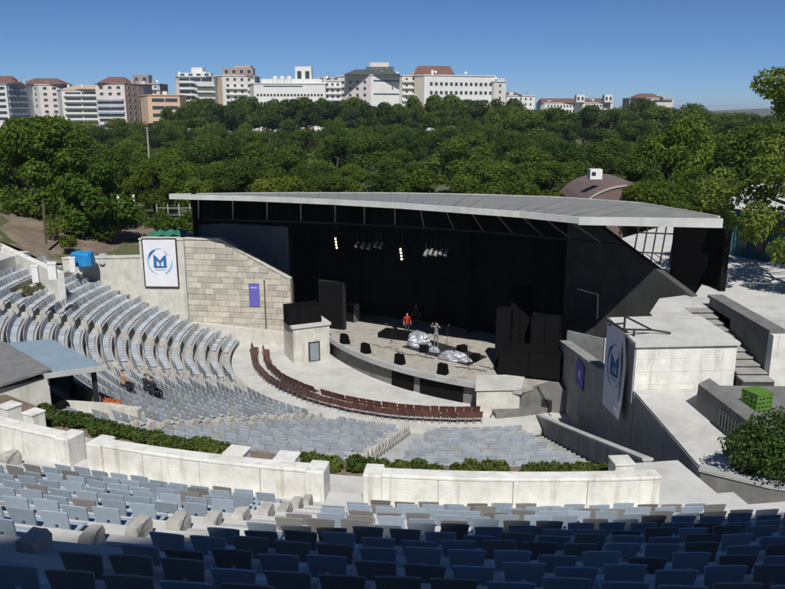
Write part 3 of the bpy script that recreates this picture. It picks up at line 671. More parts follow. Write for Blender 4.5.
def tree(x, y, ztop, var, where, group, wide=1.0, zb=None):
    r = math.hypot(x - CX, y - CY); t = math.degrees(math.atan2(CX - x, CY - y)); z0 = ground_z(r, t) if zb is None else zb
    s = max(3.5, ztop - z0) / 10.0
    nm = 'pine_tree' if VAR[var][2] == 'pine' else 'tree'
    e = thing(nm, KLAB[var] + ' ' + where, 'tree', (x, y, z0 - .1), f'{KLAB[var]}s {group}', random.uniform(0, 6.28)); w = s * wide
    e.scale = (w, w, s)
    inst('crown', VAR[var][0], e); inst('trunk', VAR[var][1], e)
rt_ = random.Random(21)
def ztop_at(D, ypx): return EYE + D * math.tan(math.atan((H_PX / 2 - ypx) / F_PX) - PITCH)
for D, y0, y1, nn, vars_, where, grp, wd in (
        (76, 166, 184, 10, (0, 2, 7, 3), 'just behind the stage canopy', 'behind the canopy', 1.5),
        (90, 152, 172, 11, (0, 1, 2, 7, 4), 'in the wood behind the stage', 'in the wood behind the stage', 1.4),
        (108, 143, 162, 12, (0, 1, 2, 7), 'in the wood behind the stage', 'in the wood behind the stage', 1.4),
        (132, 134, 150, 15, (0, 1, 2, 4, 7), 'in the middle of the wood below the town', 'in the wood below the town', 1.35),
        (165, 128, 142, 18, (0, 1, 7, 3), 'in the middle of the wood below the town', 'in the wood below the town', 1.3),
        (205, 123, 136, 21, (1, 0, 4, 7), 'at the far edge of the wood below the town', 'at the far edge of the wood', 1.3)):
    half = .5 * W_PX / F_PX * D * 1.12
    for i in range(nn):
        x = -half + (i + .5 + rt_.uniform(-.32, .32)) * 2 * half / nn; d_ = D + rt_.uniform(-6, 6)
        px = W_PX / 2 + F_PX * x / d_ / .98
        if D < 80 and (px < 205 or 560 < px < 650): continue
        if D < 95 and px < 120: continue
        yt = rt_.uniform(y0, y1) + (-8 if px > 640 and D > 100 else 0)
        tree(x, d_, ztop_at(d_, yt), rt_.choice(vars_), where, grp, wd * rt_.uniform(.85, 1.15))
for i in range(34):
    px = 172 + i * 10.5 + rt_.uniform(-4, 4); D = 245 + rt_.uniform(-10, 10)
    p = at(px, 130, D); tree(p.x, D, ztop_at(D, rt_.uniform(116, 131)), rt_.choice((0, 1, 4, 7, 3)), 'below the tall row in front of the town', 'below the tall row', 1.0)
# the tall row in front of the town
for i in range(36):
    px = 176 + i * 9.8 + rt_.uniform(-4, 4)
    D = 290 + rt_.uniform(-15, 15); yt = rt_.uniform(90, 105) + (4 if px < 250 else 0)
    p = at(px, 120, D); tree(p.x, D, ztop_at(D, yt), rt_.choice((5, 6, 6)), 'in the row in front of the white town houses', 'in front of the town', 1.0)
for i in range(20):
    px = 512 + i * 14 + rt_.uniform(-5, 5); D = 270 + rt_.uniform(-20, 20)
    yt = 107 - 6 * math.exp(-((px - 640) / 45) ** 2) + max(0, (px - 690)) * .09 + rt_.uniform(-4, 5)
    p = at(px, 120, D); tree(p.x, D, ztop_at(D, yt), rt_.choice((1, 0, 6, 4)), 'on the rise beyond the wood', 'on the rise beyond the wood', 1.15)
for i in range(16):
    px = 20 + i * 10.5 + rt_.uniform(-4, 4); D = 250 + rt_.uniform(-15, 15)
    p = at(px, 130, D); tree(p.x, D, ztop_at(D, rt_.uniform(116, 128)), rt_.choice((1, 0, 4)), 'below the older brown town houses', 'below the brown houses', 1.1)
for px, D, yt, var, wd in ((690, 86, 110, 7, .85), (662, 95, 126, 1, .9), (725, 92, 128, 0, .9), (640, 84, 152, 3, 1.1), (690, 72, 163, 3, 1.0), (655, 70, 178, 2, 1.2), (765, 80, 120, 1, .9), (120, 92, 140, 0, .85), (150, 84, 158, 2, 1.0), (185, 82, 160, 7, 1.0)):
    p = at(px, 150, D); tree(p.x, D, ztop_at(D, yt), var, 'standing tall beside the stage grounds', 'beside the stage grounds', wd)

# ------------------------------------------------------------------ single trees, bushes, hedges near the theatre
def lone_tree(name, label, x, y, zb, lobes, n_, size, mt, h, r0, seed, limbs=8, spread=.3):
    e = thing(name, label, 'tree', (x, y, zb)); inst('crown', leaf_mesh('crown', lobes, n_, size, mt, seed), e); inst('trunk', trunk_mesh(h, r0, seed, limbs, .75, spread), e); return e
q = random.Random(5)
lob = []
for _ in range(46):
    a = q.uniform(0, 6.28); z = q.uniform(2.2, 9.6); R_ = 5.0 * math.sqrt(max(.04, 1 - ((z - 5.6) / 4.9) ** 2)); d_ = R_ * q.uniform(.5, 1); lob.append((math.cos(a) * d_, math.sin(a) * d_, z, q.uniform(.9, 1.6)))
p = at(42, 235, 70); lone_tree('chestnut_tree', 'huge dense broadleaf tree shading the bare slope', p.x, 70, 5.6, lob, 30000, .29, M['leaf_big'], 8.5, .38, 3)
lob = []
for _ in range(20):
    a = q.uniform(0, 6.28); z = q.uniform(1.4, 6.6); R_ = 2.5 * math.sqrt(max(.04, 1 - ((z - 3.9) / 3.3) ** 2)); d_ = R_ * q.uniform(.5, 1); lob.append((math.cos(a) * d_, math.sin(a) * d_, z, q.uniform(.7, 1.2)))
p = at(99, 232, 66); lone_tree('young_chestnut', 'smaller drooping tree beside the huge broadleaf tree', p.x, 66, 5.2, lob, 9000, .30, M['leaf_big'], 5.5, .2, 4)
p = at(45, 232, 60); e = thing('tree_stake', 'thin bare trunk standing on the dry slope', 'trunk', (p.x, 60, 6)); MB().tube([(p.x, 60, 6.3), (p.x + .1, 60, 9.6)], .1, 7).build('stem', M['bark'], e)
lob = []
for _ in range(44):
    a = q.uniform(0, 6.28); z = q.uniform(2.0, 11.4); R_ = 4.5 if z < 6.5 else 4.5 - (z - 6.5) * .52; d_ = R_ * q.uniform(.5, 1.05); lob.append((math.cos(a) * d_, math.sin(a) * d_, z, q.uniform(.55, 1.05)))
p = at(808, 200, 39.5); lone_tree('plane_tree', 'airy bright-leaved tree overhanging the side terrace', p.x, 39.5, 7.3, lob, 30000, .17, M['leaf_near'], 9.5, .2, 6, 12, .3)
lob = [(math.cos(i * 1.1) * .75, math.sin(i * 1.1) * .75, .75 + .35 * math.sin(i * 2.3), .72) for i in range(9)] + [(0, 0, 1.25, .8), (.3, -.3, 1.5, .6)]
p = at(775, 466, 20.9)
e = thing('round_bush', 'large round glossy bush behind the low planter wall', 'bush', (p.x, 20.9, 5.9)); inst('leaves', leaf_mesh('leaves', lob, 9000, .10, M['leaf_bush'], 8), e, (0, 0, .1)); inst('stem', trunk_mesh(1.2, .05, 9, 6, .8, .4), e)
for i, (px, py, z, w, h) in enumerate(((60, 238, 6.3, 1.0, 1.6), (70, 248, 5.8, .7, .9), (20, 292, 6.0, .6, .35), (4, 296, 6.0, .6, .35), (38, 287, 6.0, .5, .3))):
    p = gnd(px, py, z) if i < 2 else pol(31.5, (80, 84, 88)[i - 2], 6.05); lb = [(q.uniform(-w, w) * .6, q.uniform(-w, w) * .6, h * q.uniform(.3, .8), w * .5) for _ in range(7)]
    lab = ('upright yellowish shrub on the dry slope', 'small shrub by the white gate posts', 'low green planting on the far walkway', 'low green planting on the far walkway', 'low green planting on the far walkway')[i]
    e = thing('shrub', lab, 'shrub', (p.x, p.y, z), 'low shrubs on the far walkway' if i > 1 else None); inst('leaves', leaf_mesh('leaves', lb, 900, .16, M['leaf_c' if i < 2 else 'leaf_hedge'], 20 + i), e)
def hedge(x0, x1, label, hgt=.34, wid=.7, r=31.5):
    def th(px):
        best = min((abs(proj(pol(r, t / 20, 6.6))[0] - px), t / 20) for t in range(-220, 640)); return best[1]
    a, b = th(x1), th(x0); ln_ = math.radians(b - a) * r; m_ = max(2, int(ln_ / .35)); c = pol(r, (a + b) / 2, 6.05); lb = []
    for i in range(m_):
        for _ in range(2):
            p_ = pol(r + q.uniform(-.18, .18), a + (b - a) * (i + .5) / m_, 6.05) - c; lb.append((p_.x, p_.y, hgt * q.uniform(.4, .62), .24 * q.uniform(.7, 1.25)))
    e = thing('hedge', label, 'hedge', c, 'clipped hedges along the walkway'); inst('leaves', leaf_mesh('leaves', lb, int(800 * m_), .085, M['leaf_hedge'], int(x0)), e)
hedge(36, 146, 'long clipped hedge below the control booth', .46)
hedge(150, 229, 'clipped hedge strip ending at a white pedestal above the middle parapet', .4)
hedge(296, 341, 'clipped hedge beside the walkway gap')
hedge(350, 390, 'first round hedge tuft behind the long stained parapet', .38)
hedge(396, 408, 'thin hedge tuft behind the long stained parapet', .26)
hedge(411, 444, 'second round hedge tuft behind the long stained parapet', .34)
hedge(450, 479, 'third round hedge tuft behind the long stained parapet', .34)
hedge(484, 507, 'fourth round hedge tuft behind the long stained parapet', .34)
hedge(526, 611, 'straggly low hedge ending at the white pedestal by the end wall', .28)

for i, (px, D, w, h) in enumerate(((161, 73, 1.5, 1.9), (176, 74, 1.2, 1.5), (189, 73, 1.4, 2.1), (140, 72, 1.6, 2.0))):
    p = at(px, 226, D); lb = [(q.uniform(-w, w) * .6, q.uniform(-w, w) * .6, h * q.uniform(.2, .85), w * .45) for _ in range(9)]
    e = thing('shrub', ('leafy shrub in front of the pale rail fence, beside the garden stairs', 'low shrub in front of the middle of the pale rail fence', 'leafy shrub in front of the pale rail fence, beside the canopy post', 'leafy shrub right beside the garden stairs')[i], 'shrub', (p.x, D, p.z - .5)); inst('leaves', leaf_mesh('leaves', lb, 1700, .2, M['leaf_a'], 60 + i), e)
# ------------------------------------------------------------------ banners and posters
def banner(A, B, h, label, frame=True, bow=0.):
    # A, B: top corners (A on the viewer's left), hanging down by h; frame + cloth + printed emblem
    A, B = Vector(A), Vector(B); x = (B - A); w = x.length; x.normalize(); zv = Vector((0, 0, -1)); nrm_ = Vector((x.y, -x.x, 0)).normalized()
    e = thing('banner', label, 'banner', A)
    def P(u, v, o=0.): return A + x * (u * w) + zv * (v * h) + nrm_ * (o + .012 * math.sin(7 * u + 5 * v) * math.sin(9 * v) + .25 * bow * math.sin(math.pi * v) * 4 * (u - .0) * .3)
    def patch(uv_, o, name, mt, par):
        m_ = MB(); m_.add([P(u, v, o) for u, v in uv_], [tuple(range(len(uv_)))]); return m_.build(name, mt, par, fix=False)
    m_ = MB(); N = 10
    for j in range(N + 1):
        for i in range(3): m_.v.append(tuple(P(i / 2, j / N, .03)))
    for j in range(N + 1):
        for i in range(3): m_.v.append(tuple(P(i / 2, j / N, .015)))
    k_ = 3 * (N + 1)
    for j in range(N):
        for i in range(2): a = j * 3 + i; m_.f += [(a, a + 1, a + 4, a + 3), (a + k_ + 3, a + k_ + 4, a + k_ + 1, a + k_)]; m_.m += [0, 0]
    cl = m_.build('cloth', M['bannerwhite'], e, fix=False)
    for u0, v0, u1, v1 in ((0, 0, 1, 0), (0, 1, 1, 1), (0, 0, 0, 1), (1, 0, 1, 1))[:4 if frame else 1]:
        MB().tube([P(u0 + (u1 - u0) * s / 8, v0 + (v1 - v0) * s / 8, .02) for s in range(9)], .05, 6).build('frame_bar', M['iron'], e)
    ar = w / h; cx_, cy_, R_ = .5, .47, .37
    def ring(a0, a1, r0, r1, name, mt):
        m_ = MB(); n_ = 22
        for i in range(n_ + 1):
            a = math.radians(a0 + (a1 - a0) * i / n_); f_ = math.sin(math.pi * i / n_) ** .5
            for rr in (r0 + (r1 - r0) * (.5 - .5 * f_), r0 + (r1 - r0) * (.5 + .5 * f_)): m_.v.append(tuple(P(cx_ + math.cos(a) * rr, cy_ + math.sin(a) * rr * ar, .052)))
        for i in range(n_): m_.f.append((2 * i, 2 * i + 1, 2 * i + 3, 2 * i + 2)); m_.m.append(0)
        m_.build(name, mt, cl, fix=False)
    ring(100, 285, R_ * .92, R_ * 1.02, 'printed_ring', M['bannerlight']); ring(-10, 70, R_ * .88, R_ * 1.02, 'printed_arc', M['bannerlight']); ring(190, 250, R_ * .84, R_ * 1.03, 'printed_arc', M['bannerblue'])
    ring(-70, -30, R_ * .80, R_ * .88, 'printed_arc', M['bannerlight'])
    def blk(pts): patch([(cx_ + a, cy_ + b * ar) for a, b in pts], .054, 'printed_emblem', M['bannerblue'])if False else patch([(cx_ + a, cy_ + b * ar) for a, b in pts], .054, 'printed_emblem', M['bannerblue'], cl)
    blk([(-.19, -.20), (-.10, -.14), (-.10, .10), (-.19, .14)]); blk([(.10, -.14), (.19, -.20), (.19, .14), (.10, .10)])
    blk([(-.10, -.14), (0, -.03), (0, .06), (-.10, -.04)]); blk([(0, -.03), (.10, -.14), (.10, -.04), (0, .06)]); blk([(-.02, .05), (.02, .05), (.02, .12), (-.02, .12)]); blk([(-.21, .12), (.21, .12), (.17, .17), (-.17, .17)])
    patch([(cx_ - .16, cy_ + .215 * ar), (cx_ + .16, cy_ + .215 * ar), (cx_ + .16, cy_ + .235 * ar), (cx_ - .16, cy_ + .235 * ar)], .054, 'printed_line', M['bannerlight'], cl)
    return e
nl = (W2 - W1).normalized(); nv2 = Vector((nl.y, -nl.x)); o_ = nv2 * .46
s0, s1 = W1 + nl * .32 + o_, W1 + nl * 3.02 + o_
banner((s0.x, s0.y, 7.45), (s1.x, s1.y, 7.55), 3.6, 'white framed banner with a blue round emblem on the cream pier')
banner((9.42, 32.1, 7.66), (9.36, 29.5, 7.95), 3.85, 'bowed white banner with a blue round emblem hanging on the shaded wall', frame=False, bow=-.5)
br = thing('banner_bracket', 'bent steel tube bracket lying on the whitewashed block', 'bracket', (9.9, 31, 7.5))
b0 = Vector((9.3, 30.0, 7.9))
for pts in ([(9.40, 32.6, 7.6), (9.3, 29.0, 8.02)], [(9.45, 29.9, 4.0), (9.42, 29.85, 8.5)], [(9.42, 29.85, 8.45), (10.75, 30.4, 7.72), (11.5, 30.3, 7.62)], [(9.42, 29.85, 7.9), (10.75, 30.4, 7.72)], [(9.3, 31.6, 7.6), (10.0, 31.9, 7.58)], [(9.28, 33.4, 7.4), (9.25, 33.4, 8.5), (8.6, 34.5, 8.5)], [(9.9, 30.05, 7.86), (9.9, 30.05, 7.55)]):
    MB().tube(pts, .045, 6).build('tube', M['iron'], br)
p0 = W2 + d * 5.15 + nrm * .40; ps = thing('wall_poster', 'violet blue poster strip on the tan stone wall', 'poster', (p0.x, p0.y, 3))
MB().box((p0.x, p0.y, 3.55), (.78, .03, 1.72), ang).build('sheet', M['purple'], ps)
p_ = p0 + nrm * .02; MB().box((p_.x, p_.y, 4.1), (.5, .012, .10), ang).build('print', M['purpleprint'], ps)
pp = W2 + d * 5.95 + nrm * .42; pi_ = thing('drain_pipe', 'thin brown pipe beside the violet poster on the stone wall', 'pipe', (pp.x, pp.y, 1)); MB().tube([(pp.x, pp.y, .9), (pp.x, pp.y, 4.7)], .05, 6).build('tube', M['bark'], pi_)
p2_ = thing('end_wall_poster', 'violet poster on the shaded end wall beside the grey board', 'poster', (9.6, 36, 3)); MB().box((9.66, 37.3, 3.35), (.04, 1.5, 1.3)).build('sheet', M['purple'], p2_)
MB().box((9.632, 37.3, 3.35), (.012, .5, .45)).build('print', M['purpleprint'], p2_)
gb = thing('grey_board', 'leaning pale grey board behind the sloping end wall', 'board', (10.3, 40, 3)); a, b = at(566, 362, 43.2), at(603, 372, 40.3)
MB().wall([tuple(a[:2]), tuple(b[:2])], .08, 1.0, [4.0, 4.35]).build('sheet', M['conc'], gb); 
MB().wall([tuple((b - Vector((.05, .05, 0)))[:2]), tuple((b + Vector((.06, -.05, 0)))[:2])], .12, 1.0, 4.4).build('edge_batten', M['paleconc'], gb)
for dz in (.15, -.9): MB().tube([(b.x, b.y, 4.1 + dz), (b.x + 1.5, b.y - .3, 4.1 + dz + (.1 if dz > 0 else .5))], .05, 5).build('strut', M['paleconc'], gb)

# ------------------------------------------------------------------ stage equipment
SZ = 1.452
def box_thing(name, label, cat, c, size, rz, mt, extra=None, group=None, bevel=.02):
    e = thing(name, label, cat, (c[0], c[1], c[2]), group, rz); MB().box((0, 0, size[2] / 2), size).build('cabinet', mt, None, bevel=bevel).parent = e
    return e
for i, (px, py) in enumerate(((345, 343.5), (366, 353), (400, 364), (443, 374))):
    p = gnd(px, py, SZ); e = thing('stage_monitor', ('stage monitor next to the corner pier', 'second stage monitor counted from the corner pier', 'third stage monitor counted from the corner pier', 'stage monitor farthest from the corner pier')[i], 'speaker', (p.x, p.y, SZ), 'black stage monitors along the stage edge', math.radians(-45 - 8 + 6 * i))
    m_ = MB().add([(-.26, -.28, 0), (.26, -.28, 0), (.26, .28, 0), (-.26, .28, 0), (-.26, -.22, .66), (.26, -.22, .66), (.26, .10, .66), (-.26, .10, .66)], [(3, 2, 1, 0), (4, 5, 6, 7), (0, 1, 5, 4), (1, 2, 6, 5), (2, 3, 7, 6), (3, 0, 4, 7)]); c_ = m_.build('cabinet', M['speaker'], None, bevel=.02); c_.parent = e
    g_ = MB().box((0, .21, .33), (.46, .02, .5), 0).build('grille', M['black'], None); g_.parent = e; g_.rotation_euler = (math.radians(15), 0, 0)
pc = (pa + pb_) / 2 + nn_ * 1.1; az = math.atan2(dr.y, dr.x)
def cabinet(name, label, cat, loc, size, rz, nsplit=1, mt='speaker', group=None):
    e = thing(name, label, cat, loc, group, rz); w, dp, hh = size
    c_ = MB().box((0, 0, hh / 2), size).build('cabinet', M[mt], None, bevel=.03); c_.parent = e
    for k in range(nsplit):
        g_ = MB().box((-w / 2 + (k + .5) * w / nsplit, -dp / 2 - .012, hh / 2), (w / nsplit - .12, .02, hh - .14)).build('grille', M['black'], None); g_.parent = e
    hd = MB().box((w / 2 + .01, 0, hh * .6), (.02, .25, .1)).build('handle', M['iron'], None); hd.parent = e
    return e
s_ = gnd(303, 327, 2.62); cabinet('speaker_stack', 'wide black loudspeaker on top of the corner pier', 'speaker', (pc.x - .2, pc.y - .35, 2.625), (2.35, 1.1, 1.25), az, 3)
pl = at(333, 326, 52.6); e = cabinet('side_screen', 'tall charcoal screen panel standing beside the corner pier', 'screen', (pl.x, pl.y, SZ), (2.0, .35, 3.5), math.radians(-24), 1, 'screen')
pl = at(352, 322, 54.5); cabinet('flight_case', 'small case stack beside the tall charcoal screen', 'case', (pl.x, pl.y, SZ), (.9, .7, 1.35), math.radians(-30), 1, 'darkconc')
# speaker wing at the other side
for k, (px, py, D, w, dp, h_, lab) in enumerate(((503, 368, 44.3, .9, .9, 3.6, 'narrow tall black loudspeaker tower at the stage wing'), (530, 386, 42.6, 3.6, 1.6, 1.55, 'broad black bass cabinet at the stage end'), (545, 355, 43.8, 1.7, 1.1, 3.4, 'black loudspeaker array behind the broad bass cabinet'), (520, 350, 45.5, 1.2, 1.0, 4.6, 'tallest black loudspeaker tower in the wing shadow'))):
    p = at(px, py, D); cabinet('speaker_stack', lab, 'speaker', (p.x, p.y, SZ if k != 1 else 1.56), (w, dp, h_), math.radians(-20), 2 if k else 1)
tag(MB().prism([tuple(uv(10.2, 5.6)[:2]), tuple(uv(14.5, 3.4)[:2]), tuple(uv(14.5, -9)[:2]), tuple(uv(9.5, -9)[:2])], -.3, 1.449).build('wing_deck', M['darkconc']), 'dark wing deck carrying the loudspeakers', 'deck')
cb = thing('cable_coil', 'black cable coil lying on the floor near the bass cabinet', 'cable', gnd(530, 408, 0)); c0 = gnd(532, 407, 0)
MB().tube([(c0.x + .55 * math.cos(a * .5) * (1 + .05 * math.sin(a * 3)), c0.y + .5 * math.sin(a * .5), .04 + .012 * a / 3) for a in range(0, 60)], .035, 5).build('loops', M['black'], cb)
MB().tube([(c0.x - .5, c0.y, .03), (c0.x - 1.6, c0.y - .4, .03), (c0.x - 2.4, c0.y - 1.0, .03), (c0.x - 2.6, c0.y - 1.6, .03)], .03, 5).build('loose_end', M['black'], cb)
for i, (px, py) in enumerate(((541, 404), (552, 399), (547, 410), (560, 405))):
    p = gnd(px, py, 0); cabinet('flight_case', ('dark case on the floor by the cable coil', 'dark case against the wing deck', 'small dark case closest to the low parapet', 'dark case standing by the end wall foot')[i], 'case', (p.x, p.y, 0.002), (.7, .55, .5 + .12 * i), i * .6, 1, 'screen')
# carpet and silver covered instruments
cp = [gnd(*q_, SZ) for q_ in ((402, 347), (468, 366), (487, 357), (428, 340))]; tag(MB().prism([tuple(p[:2]) for p in cp], SZ + .003, SZ + .05).build('stage_rug', M['screen']), 'dark rug under the silver covered instruments', 'rug')
def covered(px, py, w, dp, h_, label, seed):
    p = gnd(px, py, SZ); g_ = random.Random(seed); e = thing('covered_instrument', label, 'cover', (p.x, p.y, SZ + .05), 'silver covered instruments', math.radians(-28)); m_ = MB(); n1, n2 = 22, 9
    for j in range(n2 + 1):
        for i in range(n1):
            a = 6.283 * i / n1; f_ = j / n2; rr = (1 - f_ ** 2.2) ** .5 if j < n2 else 0.02; k = 1 + g_.uniform(-.10, .10) + .14 * math.sin(3 * a + seed) + .07 * math.sin(7 * a + 5 * f_)
            m_.v.append((math.cos(a) * w / 2 * (rr * k + .06), math.sin(a) * dp / 2 * (rr * k + .06), h_ * f_ * (1 + g_.uniform(-.10, .10) + .15 * math.sin(2 * a + seed) + .06 * math.sin(6 * a + seed))))
    for j in range(n2):
        for i in range(n1): m_.f.append((j * n1 + i, j * n1 + (i + 1) % n1, (j + 1) * n1 + (i + 1) % n1, (j + 1) * n1 + i)); m_.m.append(0)
    m_.f.append(tuple(range(n2 * n1, (n2 + 1) * n1))); m_.m.append(0)
    c_ = m_.build('sheet', M['foil'], None); c_.parent = e
    for s in (-.3, .3): t_ = MB().tube([(w * s, -dp * .45, 0), (w * s * .6, 0, h_ * .7), (w * s, dp * .45, 0)], .025, 5).build('strap', M['black'], None); t_.parent = e
covered(418, 346, 1.5, 1.1, .85, 'domed silver cover over a drum set on the dark rug', 1)
covered(454, 360, 1.9, .8, .5, 'long low silver cover over a keyboard on the dark rug', 2)
covered(434, 352, .8, .6, .3, 'crumpled small silver sheet between the two larger covers', 3)
for i, (px, py) in enumerate(((424, 352), (462, 352), (475, 361))):
    p = gnd(px, py, SZ); cabinet('flight_case', ('black case in front of the domed silver cover', 'black case behind the long silver cover', 'black case at the end of the long silver cover')[i], 'case', (p.x, p.y, SZ + .052), (.6, .45, .4), .5 * i, 1)
p = gnd(399, 337, SZ); cabinet('drum_riser', 'low black riser on stage behind the domed silver cover', 'riser', (p.x, p.y, SZ), (2.6, 1.4, .35), math.radians(-25), 1)

for i, (px, py) in enumerate(((427, 357), (447, 349), (469, 366), (392, 343))):
    p = gnd(px, py, SZ); e = thing('microphone_stand', ('microphone stand in front of the crumpled small silver sheet', 'microphone stand beside the person with raised hands', 'microphone stand at the tip of the long silver cover', 'microphone stand alone beside the low black riser')[i], 'stand', (p.x, p.y, SZ + .055 if i < 3 else SZ), None, i * 1.3)
    for k in range(3): a = k * 2.094; o_ = MB().tube([(0, 0, .12), (math.cos(a) * .3, math.sin(a) * .3, .012)], .012, 5).build('leg', M['iron'], None); o_.parent = e
    o_ = MB().tube([(0, 0, .1), (0, 0, 1.2)], .013, 6).build('pole', M['iron'], None); o_.parent = e
    o_ = MB().tube([(-.2, 0, 1.12), (.45, 0, 1.42)], .011, 5).build('boom', M['iron'], None); o_.parent = e
    o_ = MB().tube([(.42, 0, 1.41), (.52, 0, 1.44), (.58, 0, 1.45)], [.015, .022, .028], 7).build('microphone', M['steel'], None); o_.parent = e
cq = random.Random(17)
for i, (a_, b_) in enumerate((((395, 352), (432, 359)), ((455, 368), (486, 372)), ((480, 366), (503, 372)), ((372, 345), (400, 350)))):
    A_, B_ = gnd(*a_, SZ), gnd(*b_, SZ); pts = []
    for k in range(13): p = A_.lerp(B_, k / 12); pts.append((p.x + cq.uniform(-.12, .12), p.y + cq.uniform(-.2, .2), SZ + .062 if i in (0, 1) else SZ + .02))
    e = thing('stage_cable', ('black cable crossing the dark rug edge', 'black cable trailing from the long silver cover', 'black cable by the loudspeaker tower foot', 'black cable between the monitors and the riser')[i], 'cable', pts[0]); MB().tube(pts, .02, 5).build('cord', M['black'], e)
def person(loc, h, rz, shirt, trousers, label, pose='stand'):
    bm = bmesh.new(); sk = bm.verts.layers.skin.verify(); k = h / 1.75
    J = {'pelvis': (0, 0, .93, .13), 'waist': (0, 0, 1.08, .12), 'chest': (0, 0, 1.30, .15), 'neck': (0, 0, 1.49, .055), 'head': (0, .01, 1.60, .085), 'top': (0, .0, 1.70, .07)}
    for s, n_ in ((-1, 'l'), (1, 'r')):
        J |= {'sh' + n_: (.19 * s, 0, 1.42, .06), 'hip' + n_: (.10 * s, 0, .88, .09), 'kn' + n_: (.11 * s, .03, .49, .06), 'an' + n_: (.12 * s, -.02, .08, .042), 'to' + n_: (.13 * s, .15, .035, .035)}
        if pose == 'hands_up': J |= {'el' + n_: (.36 * s, .12, 1.36, .042), 'wr' + n_: (.20 * s, .20, 1.60, .032), 'ha' + n_: (.13 * s, .16, 1.68, .035)}
        elif pose == 'sit':
            J |= {'el' + n_: (.25 * s, .08, 1.15, .042), 'wr' + n_: (.18 * s, .30, 1.02, .032), 'ha' + n_: (.16 * s, .38, 1.0, .035), 'kn' + n_: (.13 * s, .43, .90, .062), 'an' + n_: (.13 * s, .42, .50, .042), 'to' + n_: (.13 * s, .58, .45, .035)}
        else: J |= {'el' + n_: (.25 * s, -.03, 1.15, .042), 'wr' + n_: (.26 * s, .08, .92, .032), 'ha' + n_: (.26 * s, .11, .83, .035)}
    E_ = [('pelvis', 'waist'), ('waist', 'chest'), ('chest', 'neck'), ('neck', 'head'), ('head', 'top')]
    for n_ in 'lr': E_ += [('chest', 'sh' + n_), ('sh' + n_, 'el' + n_), ('el' + n_, 'wr' + n_), ('wr' + n_, 'ha' + n_), ('pelvis', 'hip' + n_), ('hip' + n_, 'kn' + n_), ('kn' + n_, 'an' + n_), ('an' + n_, 'to' + n_)]
    dz = -.46 if pose == 'sit' else 0
    B = {}
    for n_, (x, y, z, r) in J.items(): v_ = bm.verts.new((x * k, y * k, (z + dz) * k)); v_[sk].radius = (r * k, r * k * (.72 if n_ in ('chest', 'waist', 'pelvis') else 1)); v_[sk].use_root = n_ == 'pelvis'; B[n_] = v_
    for a, b in E_: bm.edges.new((B[a], B[b]))
    me0 = bpy.data.meshes.new('body'); bm.to_mesh(me0); bm.free(); o_ = bpy.data.objects.new('body', me0); COL.objects.link(o_)
    o_.modifiers.new('skin', 'SKIN'); ss = o_.modifiers.new('sub', 'SUBSURF'); ss.levels = 2; ss.render_levels = 2
    dg = bpy.context.evaluated_depsgraph_get(); me = bpy.data.meshes.new_from_object(o_.evaluated_get(dg)); bpy.data.objects.remove(o_)
    me.materials.clear()
    for m_ in (M[shirt], M[trousers], M['skin'], M['hair']): me.materials.append(m_)
    for p_ in me.polygons:
        c = p_.center / k; z = c.z - dz; arm = abs(c.x) > .24 and pose != 'sit'
        mi = 1 if z < .98 else 0
        if z > 1.47 and abs(c.x) < .12: mi = 2
        if z > 1.62 and (c.y < .05 or z > 1.70) and abs(c.x) < .11: mi = 3
        if pose == 'hands_up' and (c.y > .11 and z > 1.40): mi = 2
        if arm and pose == 'stand' and z < 1.12: mi = 2
        if pose == 'sit' and z < .98: mi = 1
        if pose == 'sit' and c.y > .2 and z > .98: mi = 2
        p_.material_index = mi; p_.use_smooth = True
    o_ = bpy.data.objects.new('person', me); COL.objects.link(o_); o_.location = loc; o_.rotation_euler = (0, 0, rz); tag(o_, label, 'person')
p = gnd(436, 347.5, SZ); person((p.x, p.y, SZ + .05), 1.72, math.radians(150), 'cloth_grey', 'cloth_grey', 'person in grey on stage with both hands raised to the face', 'hands_up')
p = gnd(407, 336, SZ); person((p.x, p.y, SZ + .001), 1.7, math.radians(200), 'cloth_red', 'cloth_dark', 'person in a red shirt standing on stage near the domed cover')
p = gnd(416, 327, SZ); person((p.x, p.y, SZ + .001), 1.72, math.radians(170), 'cloth_dark', 'cloth_dark', 'person in dark clothes at the back of the stage')
for px, py, shirt, lab, ps_ in ((126, 389, 'skin', 'bare-armed person sitting among the pale seats above the booth side', 'sit'), (138, 391, 'cloth_dark', 'person in dark clothes sitting beside the bare-armed person', 'sit'), (145, 394, 'cloth_dark', 'second person in dark clothes leaning near the dark bag', 'sit')):
    p = gnd(px, py, 3.4); r = math.hypot(p.x - CX, p.y - CY); t = math.degrees(math.atan2(CX - p.x, CY - p.y)); k_ = min(range(20), key=lambda k: abs(LR[k] - r)); pp = pol(LR[k_] - .05, t, LZ[k_] + .05)
    person(pp, 1.75, math.radians(-t), shirt, 'cloth_dark', lab, ps_)

